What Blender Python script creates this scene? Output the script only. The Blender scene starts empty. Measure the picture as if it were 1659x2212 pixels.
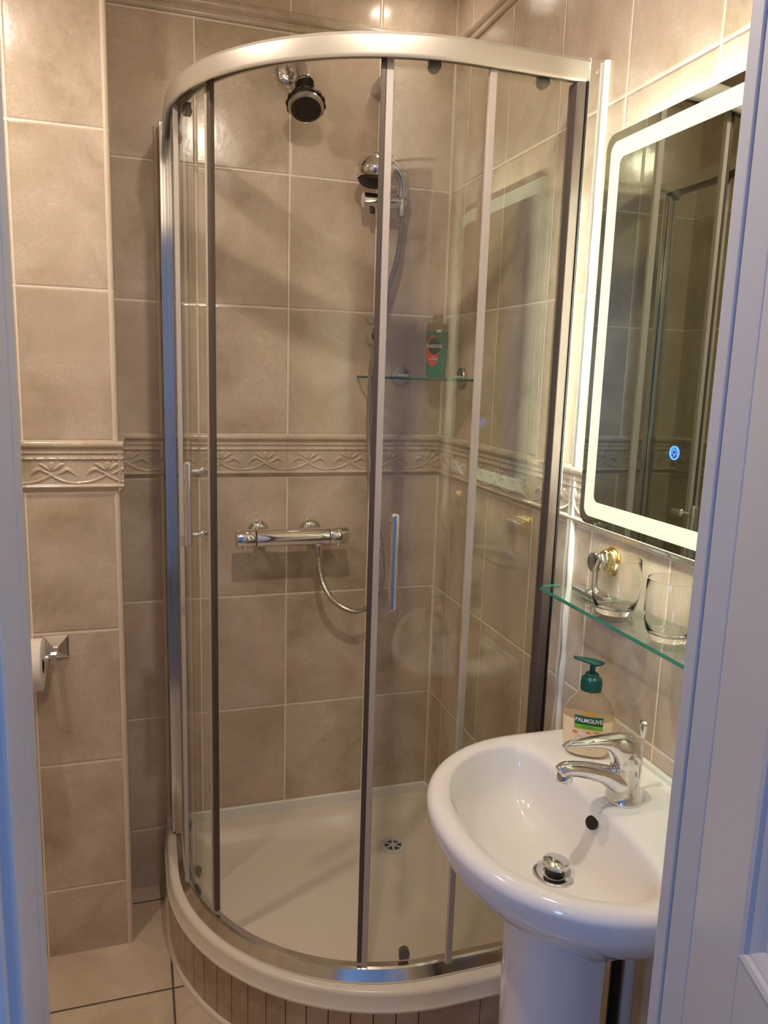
import bpy, bmesh, math, random
import numpy as np
from mathutils import Vector, Matrix
random.seed(7)
PI = math.pi
S = bpy.context.scene
COL = S.collection

# ------------------------------------------------------------------ camera
CAM = Vector((-0.8267, -2.0674, 1.4517))
yaw, pit, rol, FPX = -0.3109, -0.1763, -0.0309, 1667.7
Rz = Matrix.Rotation(yaw, 3, 'Z'); Rx = Matrix.Rotation(pit, 3, 'X'); Ry = Matrix.Rotation(rol, 3, 'Y')
Mw = Rz @ Rx @ Ry
right, fwd, up = Mw.col[0], Mw.col[1], Mw.col[2]
rot = Matrix((right, up, -fwd)).transposed()
cd = bpy.data.cameras.new('camera'); cam = bpy.data.objects.new('camera', cd); COL.objects.link(cam)
cam.matrix_world = Matrix.Translation(CAM) @ rot.to_4x4()
cd.sensor_fit = 'HORIZONTAL'; cd.sensor_width = 36.0; cd.lens = FPX / 1659 * 36.0; cd.clip_start = 0.02
S.camera = cam

# ------------------------------------------------------------------ world, exposure, lights
S.view_settings.view_transform = 'Standard'; S.view_settings.look = 'None'
S.view_settings.gamma = 1; S.view_settings.use_curve_mapping = False
S.view_settings.exposure = 0.10
W = bpy.data.worlds.new('world'); S.world = W; W.use_nodes = True
W.node_tree.nodes['Background'].inputs[0].default_value = (0.20, 0.38, 1.0, 1)
W.node_tree.nodes['Background'].inputs[1].default_value = 1.2

WARM = (1.0, 0.87, 0.74)
def area(name, loc, size, power, color, rot=(0, 0, 0), shape='DISK', sy=None, spread=180):
    l = bpy.data.lights.new(name, 'AREA'); l.shape = shape; l.size = size
    if sy: l.size_y = sy
    l.energy = power; l.color = color; l.spread = math.radians(spread)
    o = bpy.data.objects.new(name, l); o.location = loc; o.rotation_euler = rot; COL.objects.link(o); return o
LAMPS = [(-1.16, -0.68, 13, 2.30), (-0.58, -1.13, 16, 2.32), (-0.17, -0.14, 0.8, 2.42)]
for (x, y, p, z) in LAMPS:
    l = bpy.data.lights.new('spotlight_bulb', 'POINT'); l.energy = p*0.10; l.color = WARM; l.shadow_soft_size = 0.028
    o = bpy.data.objects.new('spotlight_bulb', l); o.location = (x, y, z-0.035); COL.objects.link(o)
    area('spotlight_beam', (x, y, z-0.004), 0.05, p*0.40, WARM)
# daylight through the hall's left window, added blue fill, weak warm area light
area('window_and_fill_light', (-2.47, -3.12, 1.5), 1.1, 30, (0.20, 0.42, 1.0), rot=(0, -PI / 2, 0), shape='RECTANGLE', sy=0.30)
area('window_and_fill_light', (0.72, -3.70, 1.5), 0.66, 60, (0.20, 0.42, 1.0), rot=(PI / 2, 0, 0), shape='RECTANGLE', sy=1.1)  # added blue fill behind an invented back window, mainly for the left jamb
area('hall_warm_light', (-1.35, -2.35, 2.38), 0.10, 0.6, (1.0, 0.85, 0.72))  # weak warm area light near the hall ceiling, no fixture modelled

# ------------------------------------------------------------------ helpers
def setp(o, label=None, cat=None, group=None, kind=None):
    if label: o['label'] = label
    if cat: o['category'] = cat
    if group: o['group'] = group
    if kind: o['kind'] = kind
    return o
def frame(axis):
    a = Vector(axis).normalized()
    h = Vector((0, 0, 1)) if abs(a.z) < 0.9 else Vector((1, 0, 0))
    u = a.cross(h).normalized(); v = a.cross(u).normalized()
    return a, u, v
class MB:
    def __init__(s): s.v = []; s.f = []
    def add(s, vs, fs):
        b = len(s.v); s.v += [tuple(p) for p in vs]; s.f += [tuple(i + b for i in q) for q in fs]; return s
    def box(s, lo, hi):
        x0, y0, z0 = lo; x1, y1, z1 = hi
        vs = [(x0,y0,z0),(x1,y0,z0),(x1,y1,z0),(x0,y1,z0),(x0,y0,z1),(x1,y0,z1),(x1,y1,z1),(x0,y1,z1)]
        return s.add(vs, [(0,3,2,1),(4,5,6,7),(0,1,5,4),(1,2,6,5),(2,3,7,6),(3,0,4,7)])
    def obox(s, c, ax, half):
        # oriented box: centre, three axis vectors, half sizes
        c = Vector(c); A = [Vector(a).normalized() * h for a, h in zip(ax, half)]
        vs = [c + A[0]*i + A[1]*j + A[2]*k for k in (-1,1) for (i,j) in ((-1,-1),(1,-1),(1,1),(-1,1))]
        return s.add(vs, [(0,3,2,1),(4,5,6,7),(0,1,5,4),(1,2,6,5),(2,3,7,6),(3,0,4,7)])
    def lathe(s, prof, o=(0,0,0), axis=(0,0,1), n=32, sx=1.0, sy=1.0):
        # prof list of (r, h)
        a, u, v = frame(axis); o = Vector(o); rings = []
        vs = []; fs = []
        for r, h in prof:
            if r < 1e-6: rings.append([len(vs)]); vs.append(o + a*h)
            else:
                rings.append(list(range(len(vs), len(vs)+n)))
                for i in range(n):
                    t = 2*PI*i/n; vs.append(o + a*h + u*(r*sx*math.cos(t)) + v*(r*sy*math.sin(t)))
        for A, B in zip(rings, rings[1:]):
            for i in range(n):
                j = (i+1) % n
                if len(A) == 1 and len(B) == 1: continue
                if len(A) == 1: fs.append((A[0], B[i], B[j]))
                elif len(B) == 1: fs.append((A[i], B[0], A[j]))
                else: fs.append((A[i], B[i], B[j], A[j]))
        return s.add(vs, fs)
    def cyl(s, p0, p1, r, r1=None, n=24, cap=True):
        p0 = Vector(p0); p1 = Vector(p1); L = (p1-p0).length; r1 = r if r1 is None else r1
        pr = [(r, 0), (r1, L)]
        if cap: pr = [(0, 0)] + pr + [(0, L)]
        return s.lathe(pr, p0, p1-p0, n)
    def sphere(s, c, r, n=24, axis=(0,0,1), sc=1.0):
        return s.lathe([(r*math.sin(PI*i/12), -r*sc*math.cos(PI*i/12)) for i in range(13)], c, axis, n)
    def tube(s, pts, rad, n=14, cap=True, flat=None):
        # pts: list of points, rad: float or list; flat=(direction, factor) squashes the section
        pts = [Vector(p) for p in pts]; m = len(pts)
        rad = [rad]*m if not hasattr(rad, '__len__') else rad
        T = [(pts[min(i+1, m-1)] - pts[max(i-1, 0)]).normalized() for i in range(m)]
        _, u, v = frame(T[0]); vs = []; fs = []
        for i in range(m):
            if i:
                u = (u - T[i]*u.dot(T[i])).normalized()
            v = T[i].cross(u)
            for k in range(n):
                t = 2*PI*k/n; d = u*math.cos(t) + v*math.sin(t)
                if flat:
                    fd = Vector(flat[0]); fd = (fd - T[i]*fd.dot(T[i])).normalized()
                    d = d - fd*d.dot(fd)*(1-flat[1])
                vs.append(pts[i] + d*rad[i])
        for i in range(m-1):
            for k in range(n):
                a = i*n+k; b = i*n+(k+1) % n; fs.append((a, b, b+n, a+n))
        if cap:
            fs.append(tuple(range(n))[::-1]); fs.append(tuple((m-1)*n+k for k in range(n)))
        return s.add(vs, fs)
    def loops(s, L, closed=True, cap0=False, cap1=False):
        n = len(L[0]); vs = [p for l in L for p in l]; fs = []
        for i in range(len(L)-1):
            for k in range(n if closed else n-1):
                a = i*n+k; b = i*n+(k+1) % n; fs.append((a, b, b+n, a+n))
        if cap0: fs.append(tuple(range(n))[::-1])
        if cap1: fs.append(tuple((len(L)-1)*n+k for k in range(n)))
        return s.add(vs, fs)
    def build(s, name, mat, parent=None, smooth=35, bevel=0, label=None, kind=None, sub=0, seg=2):
        me = bpy.data.meshes.new(name); me.from_pydata(s.v, [], s.f)
        bm = bmesh.new(); bm.from_mesh(me); bmesh.ops.recalc_face_normals(bm, faces=bm.faces)
        if smooth:
            for f in bm.faces: f.smooth = True
            for e in bm.edges:
                if len(e.link_faces) == 2 and e.calc_face_angle(0) > math.radians(smooth): e.smooth = False
        bm.to_mesh(me); bm.free()
        o = bpy.data.objects.new(name, me); COL.objects.link(o)
        me.materials.append(mat)
        if bevel:
            m = o.modifiers.new('bevel', 'BEVEL'); m.width = bevel; m.segments = seg; m.limit_method = 'ANGLE'; m.angle_limit = math.radians(40)
            m.harden_normals = True
        if sub:
            m = o.modifiers.new('sub', 'SUBSURF'); m.levels = sub; m.render_levels = sub
        if parent is not None:
            o.parent = parent
            r = parent
            while r.parent: r = r.parent
            if r is parent and parent.location.length > 0:
                o.matrix_parent_inverse = Matrix.Translation(-parent.location)
            elif r.location.length > 0 and parent.parent is not None:
                pass
        else:
            # origin to the base centre of the thing
            xs = np.array(s.v); lo = xs.min(0); hi = xs.max(0)
            c = Vector(((lo[0]+hi[0])/2, (lo[1]+hi[1])/2, lo[2]))
            me.transform(Matrix.Translation(-c)); o.location = c
        if label: o['label'] = label
        if kind: o['kind'] = kind
        return o
def root(name, loc, label, cat, group=None):
    o = bpy.data.objects.new(name, None); o.location = loc; o.empty_display_size = 0.05; COL.objects.link(o)
    return setp(o, label, cat, group)
def smoothpath(pts, k=8):
    P = [Vector(p) for p in pts]; out = []
    for i in range(len(P)-1):
        p0 = P[max(i-1, 0)]; p1 = P[i]; p2 = P[i+1]; p3 = P[min(i+2, len(P)-1)]
        for j in range(k):
            t = j/k
            out.append(0.5*((2*p1) + (p2-p0)*t + (2*p0-5*p1+4*p2-p3)*t*t + (3*p1-p0-3*p2+p3)*t**3))
    out.append(P[-1]); return out
def resample(P, step):
    out = [P[0]]; acc = 0
    for a, b in zip(P, P[1:]):
        L = (b-a).length; d = step-acc
        while d <= L: out.append(a.lerp(b, d/L)); d += step
        acc = L-(d-step)
    return out

# ------------------------------------------------------------------ materials
def srgb(r, g, b):
    f = lambda c: c/12.92 if c <= 0.04045 else ((c+0.055)/1.055)**2.4
    return (f(r/255), f(g/255), f(b/255), 1)
class NT:
    def __init__(s, name):
        s.m = bpy.data.materials.new(name); s.m.use_nodes = True; s.t = s.m.node_tree; s.b = s.t.nodes['Principled BSDF']; s.out = s.t.nodes['Material Output']
    def n(s, typ, **kw):
        x = s.t.nodes.new(typ)
        for k, v in kw.items(): setattr(x, k, v)
        return x
    def link(s, a, b): s.t.links.new(a, b)
    def math(s, op, a, b=None, c=None, clamp=False):
        x = s.n('ShaderNodeMath', operation=op, use_clamp=clamp)
        for i, q in enumerate((a, b, c)):
            if q is None: continue
            if isinstance(q, (int, float)): x.inputs[i].default_value = q
            else: s.link(q, x.inputs[i])
        return x.outputs[0]
    def mix(s, f, a, b):
        x = s.n('ShaderNodeMix', data_type='RGBA')
        for i, q in ((0, f), (6, a), (7, b)):
            if isinstance(q, (int, float, tuple)): x.inputs[i].default_value = q
            else: s.link(q, x.inputs[i])
        return x.outputs[2]
    def noise(s, vec, scale, detail=4, rough=0.55, dist=0):
        x = s.n('ShaderNodeTexNoise'); x.inputs['Scale'].default_value = scale; x.inputs['Detail'].default_value = detail
        x.inputs['Roughness'].default_value = rough; x.inputs['Distortion'].default_value = dist
        if vec is not None: s.link(vec, x.inputs['Vector'])
        return x.outputs['Fac']
    def ramp(s, f, stops):
        x = s.n('ShaderNodeValToRGB'); cr = x.color_ramp
        while len(cr.elements) < len(stops): cr.elements.new(0.5)
        for e, (p, c) in zip(cr.elements, stops): e.position = p; e.color = c
        s.link(f, x.inputs[0]); return x.outputs[0]
def simple(name, col, rough=0.5, metal=0, bump=0, bscale=60, spec=0.5, coat=0, trans=0, ior=1.45, sss=0, emis=None, es=0, cvar=0):
    t = NT(name); b = t.b
    b.inputs['Base Color'].default_value = col; b.inputs['Roughness'].default_value = rough; b.inputs['Metallic'].default_value = metal
    b.inputs['Specular IOR Level'].default_value = spec; b.inputs['Coat Weight'].default_value = coat; b.inputs['Coat Roughness'].default_value = 0.04
    b.inputs['Transmission Weight'].default_value = trans; b.inputs['IOR'].default_value = ior
    if emis: b.inputs['Emission Color'].default_value = emis; b.inputs['Emission Strength'].default_value = es
    g = t.n('ShaderNodeNewGeometry')
    if bump or cvar:
        nf = t.noise(g.outputs['Position'], bscale, 3)
        if bump:
            bp = t.n('ShaderNodeBump'); bp.inputs['Strength'].default_value = 1; bp.inputs['Distance'].default_value = bump
            t.link(nf, bp.inputs['Height']); t.link(bp.outputs[0], b.inputs['Normal'])
        if cvar:
            d = tuple(c*(1-cvar) for c in col[:3])+(1,)
            t.link(t.mix(nf, d, col), b.inputs['Base Color'])
    return t.m
def stone_color(t, pos, light, dark, pinkish):
    n1 = t.noise(pos, 5.5, 5, 0.6, 0.6); n2 = t.noise(pos, 28, 6, 0.65, 0.3); n3 = t.noise(pos, 240, 2, 0.6)
    c = t.mix(t.math('MULTIPLY_ADD', t.math('SUBTRACT', n1, 0.36), 4.2, 0.0, clamp=True), dark, light)
    c = t.mix(t.math('MULTIPLY', t.math('SUBTRACT', n2, 0.47, clamp=True), 4.0, clamp=True), c, pinkish)
    c = t.mix(t.math('MULTIPLY', t.math('SUBTRACT', n3, 0.42, clamp=True), 1.8, clamp=True), c, dark)
    return c
T_LIGHT = srgb(214, 198, 178); T_DARK = srgb(176, 159, 134); T_PINK = srgb(205, 180, 160); GROUT = srgb(240, 228, 208)
def tile_mat(name, axis, off, width=0.2336, rows=None, grout=GROUT, gw=0.0019, rough=0.16, light=T_LIGHT, dark=T_DARK, pink=T_PINK, vaxis=2, voff=0.0, vh=0.33, wall=True):
    t = NT(name); g = t.n('ShaderNodeNewGeometry'); sp = t.n('ShaderNodeSeparateXYZ'); t.link(g.outputs['Position'], sp.inputs[0])
    u = t.math('DIVIDE', t.math('SUBTRACT', sp.outputs[axis], off), width)
    z = sp.outputs[vaxis]
    if wall:
        up_ = t.math('GREATER_THAN', z, 1.2)
        zo = t.math('MULTIPLY_ADD', up_, 1.284-1.1695, 1.1695)
        top = t.math('GREATER_THAN', z, 2.29)          # row above the dado strip
        zo = t.math('MULTIPLY_ADD', top, 0.042, zo)
    else:
        zo = voff
    v = t.math('DIVIDE', t.math('SUBTRACT', z, zo), vh)
    def edge(q, L):
        fr = t.math('FRACT', q); return t.math('MULTIPLY', t.math('MINIMUM', fr, t.math('SUBTRACT', 1.0, fr)), L)
    d = t.math('MINIMUM', edge(u, width), edge(v, vh))
    wob = t.math('MULTIPLY', t.math('SUBTRACT', t.noise(g.outputs['Position'], 35, 3), 0.5), 0.0012)
    d = t.math('ADD', d, wob)
    mk = t.n('ShaderNodeMapRange'); mk.inputs[1].default_value = gw-0.0005; mk.inputs[2].default_value = gw+0.0005; t.link(d, mk.inputs[0])
    mask = mk.outputs[0]                                   # 0 in grout, 1 on the tile
    cell = t.n('ShaderNodeCombineXYZ'); t.link(t.math('FLOOR', u), cell.inputs[0]); t.link(t.math('FLOOR', v), cell.inputs[1])
    wn = t.n('ShaderNodeTexWhiteNoise', noise_dimensions='3D'); t.link(cell.outputs[0], wn.inputs[0])
    sc = t.n('ShaderNodeVectorMath', operation='SCALE'); t.link(wn.outputs['Color'], sc.inputs[0]); sc.inputs['Scale'].default_value = 6.0
    ad = t.n('ShaderNodeVectorMath', operation='ADD'); t.link(g.outputs['Position'], ad.inputs[0]); t.link(sc.outputs[0], ad.inputs[1])
    c = stone_color(t, ad.outputs[0], light, dark, pink)
    c = t.mix(t.math('MULTIPLY', wn.outputs['Value'], 0.30), c, pink)
    t.link(t.mix(mask, grout, c), t.b.inputs['Base Color'])
    t.b.inputs['Specular IOR Level'].default_value = 0.5
    t.link(t.math('ADD', t.math('MULTIPLY', t.math('SUBTRACT', 1.0, mask), 0.22), rough), t.b.inputs['Roughness'])
    mb = t.n('ShaderNodeMapRange'); mb.interpolation_type = 'SMOOTHSTEP'; mb.inputs[1].default_value = gw-0.001; mb.inputs[2].default_value = gw+0.004; t.link(d, mb.inputs[0])
    h = t.math('MULTIPLY', mb.outputs[0], 0.0012)
    h = t.math('ADD', h, t.math('MULTIPLY', t.noise(ad.outputs[0], 45, 3), 0.00035))
    h = t.math('ADD', h, t.math('MULTIPLY', t.noise(ad.outputs[0], 4, 2), 0.0035))
    bp = t.n('ShaderNodeBump'); bp.inputs['Strength'].default_value = 0.8; bp.inputs['Distance'].default_value = 1.0
    t.link(h, bp.inputs['Height']); t.link(bp.outputs[0], t.b.inputs['Normal'])
    return t.m
M = {}
M['tile_back'] = tile_mat('tile back', 0, -0.209)
M['tile_right'] = tile_mat('tile right', 1, -0.103)
M['tile_box'] = tile_mat('tile boxing', 0, -1.069, dark=T_DARK)
M['tile_side'] = tile_mat('tile side', 1, -0.214)
M['tile_floor'] = tile_mat('tile floor', 0, -0.779, width=0.333, wall=False, vaxis=1, voff=-0.395, vh=0.333, grout=srgb(92, 80, 70), gw=0.0026, rough=0.22, light=srgb(214, 194, 168), dark=srgb(186, 164, 138))
def relief_mat():
    t = NT('relief ceramic'); g = t.n('ShaderNodeNewGeometry')
    c = stone_color(t, g.outputs['Position'], T_LIGHT, T_DARK, T_PINK)
    t.link(c, t.b.inputs['Base Color']); t.b.inputs['Roughness'].default_value = 0.16
    return t.m
M['relief'] = relief_mat()
M['grout'] = simple('cream grout', srgb(222, 208, 186), 0.5, bump=0.0008, bscale=90)
M['dark_grout'] = simple('dark joint', srgb(96, 80, 66), 0.8)
M['trim'] = simple('cream trim', srgb(226, 208, 188), 0.3)
M['seal'] = simple('white sealant', srgb(236, 232, 222), 0.3, bump=0.002, bscale=40)
M['chrome'] = simple('chrome', (0.80, 0.80, 0.80, 1), 0.06, 1)
M['gold'] = simple('gold', (0.95, 0.75, 0.32, 1), 0.12, 1)
M['nickel'] = simple('satin nickel', (0.55, 0.52, 0.48, 1), 0.3, 1)
M['hose'] = simple('hose metal', (0.62, 0.57, 0.50, 1), 0.30, 1)
M['black'] = simple('black rubber', srgb(30, 26, 22), 0.45)
M['dark_plastic'] = simple('dark nozzle plastic', srgb(42, 34, 28), 0.4)
M['ceramic'] = simple('white ceramic', srgb(232, 226, 220), 0.09, coat=0.4)
M['acrylic'] = simple('acrylic', srgb(226, 214, 196), 0.25)
M['grate'] = simple('grate plastic', srgb(205, 205, 198), 0.35)
M['paint'] = simple('white gloss paint', srgb(192, 190, 192), 0.32, bump=0.0012, bscale=12)
M['plaster'] = simple('hall paint', srgb(205, 198, 190), 0.7)
M['ceiling'] = simple('ceiling paint', srgb(225, 215, 200), 0.8)
M['carpet'] = simple('hall floor', srgb(120, 105, 95), 0.9, bump=0.003, bscale=300)
M['led'] = simple('led', (1, 1, 1, 1), emis=(0.93, 1.0, 0.78, 1), es=225)
M['frost'] = simple('frosted light band', (0.45, 0.5, 0.42, 1), 0.25, emis=(0.90, 1.0, 0.68, 1), es=0.74)
M['blue'] = simple('touch ring', (0.1, 0.3, 1, 1), emis=(0.06, 0.22, 1.0, 1), es=2.2)
M['lamp'] = simple('lamp glass', (1, 1, 1, 1), emis=(1.0, 0.78, 0.52, 1), es=6)
M['silver'] = simple('mirror silver', (0.52, 0.57, 0.47, 1), 0.015, 1)
M['paper'] = simple('tissue', srgb(236, 226, 216), 0.9, bump=0.0006, bscale=220)
M['card'] = simple('card core', srgb(70, 45, 35), 0.9)
M['clear'] = simple('tumbler glass', (1.0, 1.0, 1.0, 1), 0.0, trans=1.0, ior=1.45)
M['edge_green'] = simple('glass cut edge', (0.02, 0.24, 0.17, 1), 0.08, trans=0.25, ior=1.5)
M['edge_dark'] = simple('glass cut edge dark', (0.03, 0.10, 0.07, 1), 0.1)
M['strip_dark'] = simple('dark magnetic strip', srgb(88, 76, 70), 0.3)
M['strip_clear'] = simple('translucent strip', srgb(192, 181, 174), 0.18)
M['roller'] = simple('grey roller', srgb(110, 108, 98), 0.35)
def brushed():
    t = NT('satin aluminium'); b = t.b
    b.inputs['Base Color'].default_value = (0.60, 0.555, 0.48, 1); b.inputs['Metallic'].default_value = 0.7; b.inputs['Roughness'].default_value = 0.33
    g = t.n('ShaderNodeNewGeometry'); mp = t.n('ShaderNodeMapping'); mp.inputs['Scale'].default_value = (1, 1, 60); t.link(g.outputs['Position'], mp.inputs[0])
    nf = t.noise(mp.outputs[0], 20, 3); t.link(t.math('MULTIPLY_ADD', nf, 0.10, 0.38), b.inputs['Roughness']); return t.m
M['brushed'] = brushed()
M['profile'] = simple('polished aluminium', (0.80, 0.79, 0.76, 1), 0.12, 1)
def pane(name, tint, f0=0.055):
    # clear sheet: straight-through transmission plus a fresnel-weighted sharp reflection
    t = NT(name); t.t.nodes.remove(t.b)
    tr = t.n('ShaderNodeBsdfTransparent'); tr.inputs[0].default_value = tint
    gl = t.n('ShaderNodeBsdfGlossy'); gl.inputs['Roughness'].default_value = 0.01; gl.inputs[0].default_value = (1, 1, 1, 1)
    lw = t.n('ShaderNodeLayerWeight'); lw.inputs[0].default_value = 0.5
    f = t.math('MULTIPLY_ADD', t.math('POWER', lw.outputs['Facing'], 5.0), 1-f0, f0)
    mx = t.n('ShaderNodeMixShader'); t.link(f, mx.inputs[0]); t.link(tr.outputs[0], mx.inputs[1]); t.link(gl.outputs[0], mx.inputs[2])
    t.link(mx.outputs[0], t.out.inputs[0]); return t.m
M['pane'] = pane('shower glass', (0.975, 0.985, 0.96, 1))
M['shelf'] = pane('shelf glass', (0.93, 0.985, 0.955, 1))

# ------------------------------------------------------------------ the room
ZC = 2.45
def struct(name, mb, mat, **k): return mb.build(name, mat, kind='structure', **k)
struct('floor', MB().box((-1.9, -1.53, -0.05), (0.12, 0.12, 0)), M['tile_floor'], smooth=0)
struct('ceiling', MB().box((-1.9, -1.53, ZC), (0.12, 0.12, ZC+0.05)), M['ceiling'], smooth=0)
struct('wall_back', MB().box((-0.90, 0, 0), (0.12, 0.12, ZC)), M['tile_back'], smooth=0)
struct('wall_right', MB().box((0, -1.53, 0), (0.12, 0, ZC)), M['tile_right'], smooth=0)
mb = MB(); mb.box((-1.9, -0.214, 0), (-0.872, 0.12, ZC)); struct('wall_left', mb, M['tile_box'], smooth=0)
struct('wall_far_left', MB().box((-1.9, -1.53, 0), (-1.78, -0.214, ZC)), M['tile_side'], smooth=0)
XL, XR = -0.916, -0.266                     # door opening
mb = MB(); mb.box((-1.9, -1.53, 0), (XL-0.03, -1.41, ZC)); mb.box((XR+0.03, -1.53, 0), (0.12, -1.41, ZC)); mb.box((XL-0.03, -1.53, 2.01), (XR+0.03, -1.41, ZC))
struct('wall_front', mb, M['plaster'], smooth=0)
# hall
struct('floor_hall', MB().box((-2.4, -3.75, -0.05), (1.2, -1.53, 0)), M['carpet'], smooth=0)
struct('ceiling_hall', MB().box((-2.4, -3.75, ZC), (1.2, -1.53, ZC+0.05)), M['ceiling'], smooth=0)

struct('wall_hall_right', MB().box((1.2, -3.75, 0), (1.3, -1.53, ZC)), M['plaster'], smooth=0)
FILL_WIN = ((0.36, 1.08),); wz0, wz1 = 0.9, 2.1  # unseen back window, added only to carry the blue fill light
mb = MB(); xs = [-2.5]+[q for w_ in FILL_WIN for q in w_]+[1.3]
for a, b in zip(xs[::2], xs[1::2]): mb.box((a, -3.75, 0), (b, -3.63, ZC))
for a, b in FILL_WIN: mb.box((a, -3.75, 0), (b, -3.63, wz0)); mb.box((a, -3.75, wz1), (b, -3.63, ZC))
struct('wall_hall_back', mb, M['plaster'], smooth=0)
for k_, (a, b) in enumerate(FILL_WIN):
    mb = MB()
    for p_, q_ in (((a, -3.69, wz0), (a+.03, -3.65, wz1)), ((b-.03, -3.69, wz0), (b, -3.65, wz1)), ((a, -3.69, wz0), (b, -3.65, wz0+.03)), ((a, -3.69, wz1-.03), (b, -3.65, wz1))): mb.box(p_, q_)
    fr = struct('window_%d' % (k_+1), mb, M['paint'], smooth=0)  # frame of the added fill-light window
    mb = MB()
    for z in np.arange(wz0+0.03, wz1-0.02, 0.045): mb.box((a+.01, -3.640, z), (b-.01, -3.622, z+0.004)); mb.box((a+.01, -3.634, z-0.006), (b-.01, -3.631, z+0.008))
    struct('trim_%d' % (20+k_), mb, M['paint'], smooth=0)  # blind slats of the added fill-light window

mb = MB(); ya, yb_ = -3.29, -2.95
mb.box((-2.5, -3.75, 0), (-2.4, ya, ZC)); mb.box((-2.5, yb_, 0), (-2.4, -1.53, ZC)); mb.box((-2.5, ya, 0), (-2.4, yb_, wz0)); mb.box((-2.5, ya, wz1), (-2.4, yb_, ZC))
struct('wall_hall_left', mb, M['plaster'], smooth=0)
mb = MB()
for p_, q_ in (((-2.46, ya, wz0), (-2.42, ya+.02, wz1)), ((-2.46, yb_-.02, wz0), (-2.42, yb_, wz1)), ((-2.46, ya, wz0), (-2.42, yb_, wz0+.03)), ((-2.46, ya, wz1-.03), (-2.42, yb_, wz1))): mb.box(p_, q_)
struct('window_2', mb, M['paint'], smooth=0)
mb = MB()
for z in np.arange(wz0+0.03, wz1-0.02, 0.045): mb.box((-2.412, ya+.01, z), (-2.394, yb_-.01, z+0.004)); mb.box((-2.404, ya+.01, z-0.006), (-2.401, yb_-.01, z+0.008))
struct('trim_21', mb, M['paint'], smooth=0)

# corner beads of the boxed-out wall
def bead(name, z0, z1):
    mb = MB(); c = (-0.880, -0.206); r = 0.0105; L = []
    for z in (z0, z1):
        L.append([(c[0]+r*math.cos(t), c[1]+r*math.sin(t), z) for t in np.linspace(-PI/2-0.2, 0.2, 10)] + [(c[0], c[1], z)])
    mb.loops(L, cap0=True, cap1=True); return struct(name, mb, M['trim'])
bead('trim_1', 0.0, 1.168); bead('trim_2', 1.284, ZC)
# vertical grout bead in the back right corner and recess
struct('trim_3', MB().cyl((-0.001, -0.001, 0.2), (-0.001, -0.001, ZC), 0.0045, n=10, cap=False), M['grout'])
# top dado strip (profile swept along the wall): (height, depth)
dado = [(0, 0), (0, .006), (.004, .009), (.009, .009), (.011, .006), (.016, .0055), (.019, .010), (.026, .015), (.034, .0155), (.039, .011), (.0415, .009), (.042, 0)]
def sweep_wall(name, prof, z0, p0, p1, nrm, mat):
    mb = MB(); p0 = Vector(p0); p1 = Vector(p1); nrm = Vector(nrm)
    L = [[p + nrm*d + Vector((0, 0, z0+h)) for h, d in prof] for p in (p0, p1)]
    mb.loops(L, closed=False, cap0=False); return struct(name, mb, mat, smooth=50)
sweep_wall('trim_4', dado, 2.278, (-0.872, 0, 0), (0, 0, 0), (0, -1, 0), M['relief'])
sweep_wall('trim_5', dado, 2.278, (0, 0, 0), (0, -1.41, 0), (-1, 0, 0), M['relief'])

# ---- moulded border: heightfield with lotus and crossing stems, one motif each 0.1168 m
PER = 0.1168; BH = 0.1145; SC = PER/400.0
def polyd(U, V, pts, r0, r1=None):
    best = np.full(U.shape, -1.0)
    n = len(pts)-1
    for i in range(n):
        (x0, y0), (x1, y1) = pts[i], pts[i+1]; dx, dy = x1-x0, y1-y0
        t = np.clip(((U-x0)*dx+(V-y0)*dy)/(dx*dx+dy*dy), 0, 1)
        d = np.hypot(U-x0-t*dx, V-y0-t*dy)
        if r1 is None: r = r0
        elif r1 == 'leaf': s = (i+t)/n; r = r0*np.clip(np.sin(PI*np.clip(0.08+0.9*s, 0, 1)), 0.05, 1)
        else: r = r0+(r1-r0)*(i+t)/n
        best = np.maximum(best, np.where(d < r, np.sqrt(np.clip(1-(d/r)**2, 0, 1))*np.clip(r/12.0, 0.3, 1.3), 0))
    return best
def crv(pts, k=6): return [(p.x, p.y) for p in smoothpath([(a, b, 0) for a, b in pts], k)]
STEMS = [crv([(320, 330), (365, 352), (400, 378), (440, 402), (490, 422), (545, 434), (600, 432), (655, 425), (705, 412), (745, 395), (785, 372)]),
         crv([(785, 372), (820, 358), (860, 345)])]
LEAVES = [(crv([(345, 342), (315, 325), (285, 330), (262, 350), (242, 378)]), 15), (crv([(430, 362), (470, 345), (505, 325), (540, 348), (572, 378)]), 15),
          (crv([(395, 335), (360, 315), (330, 290), (298, 282)]), 14), (crv([(398, 335), (432, 312), (460, 290), (492, 282)]), 14)]
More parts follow.
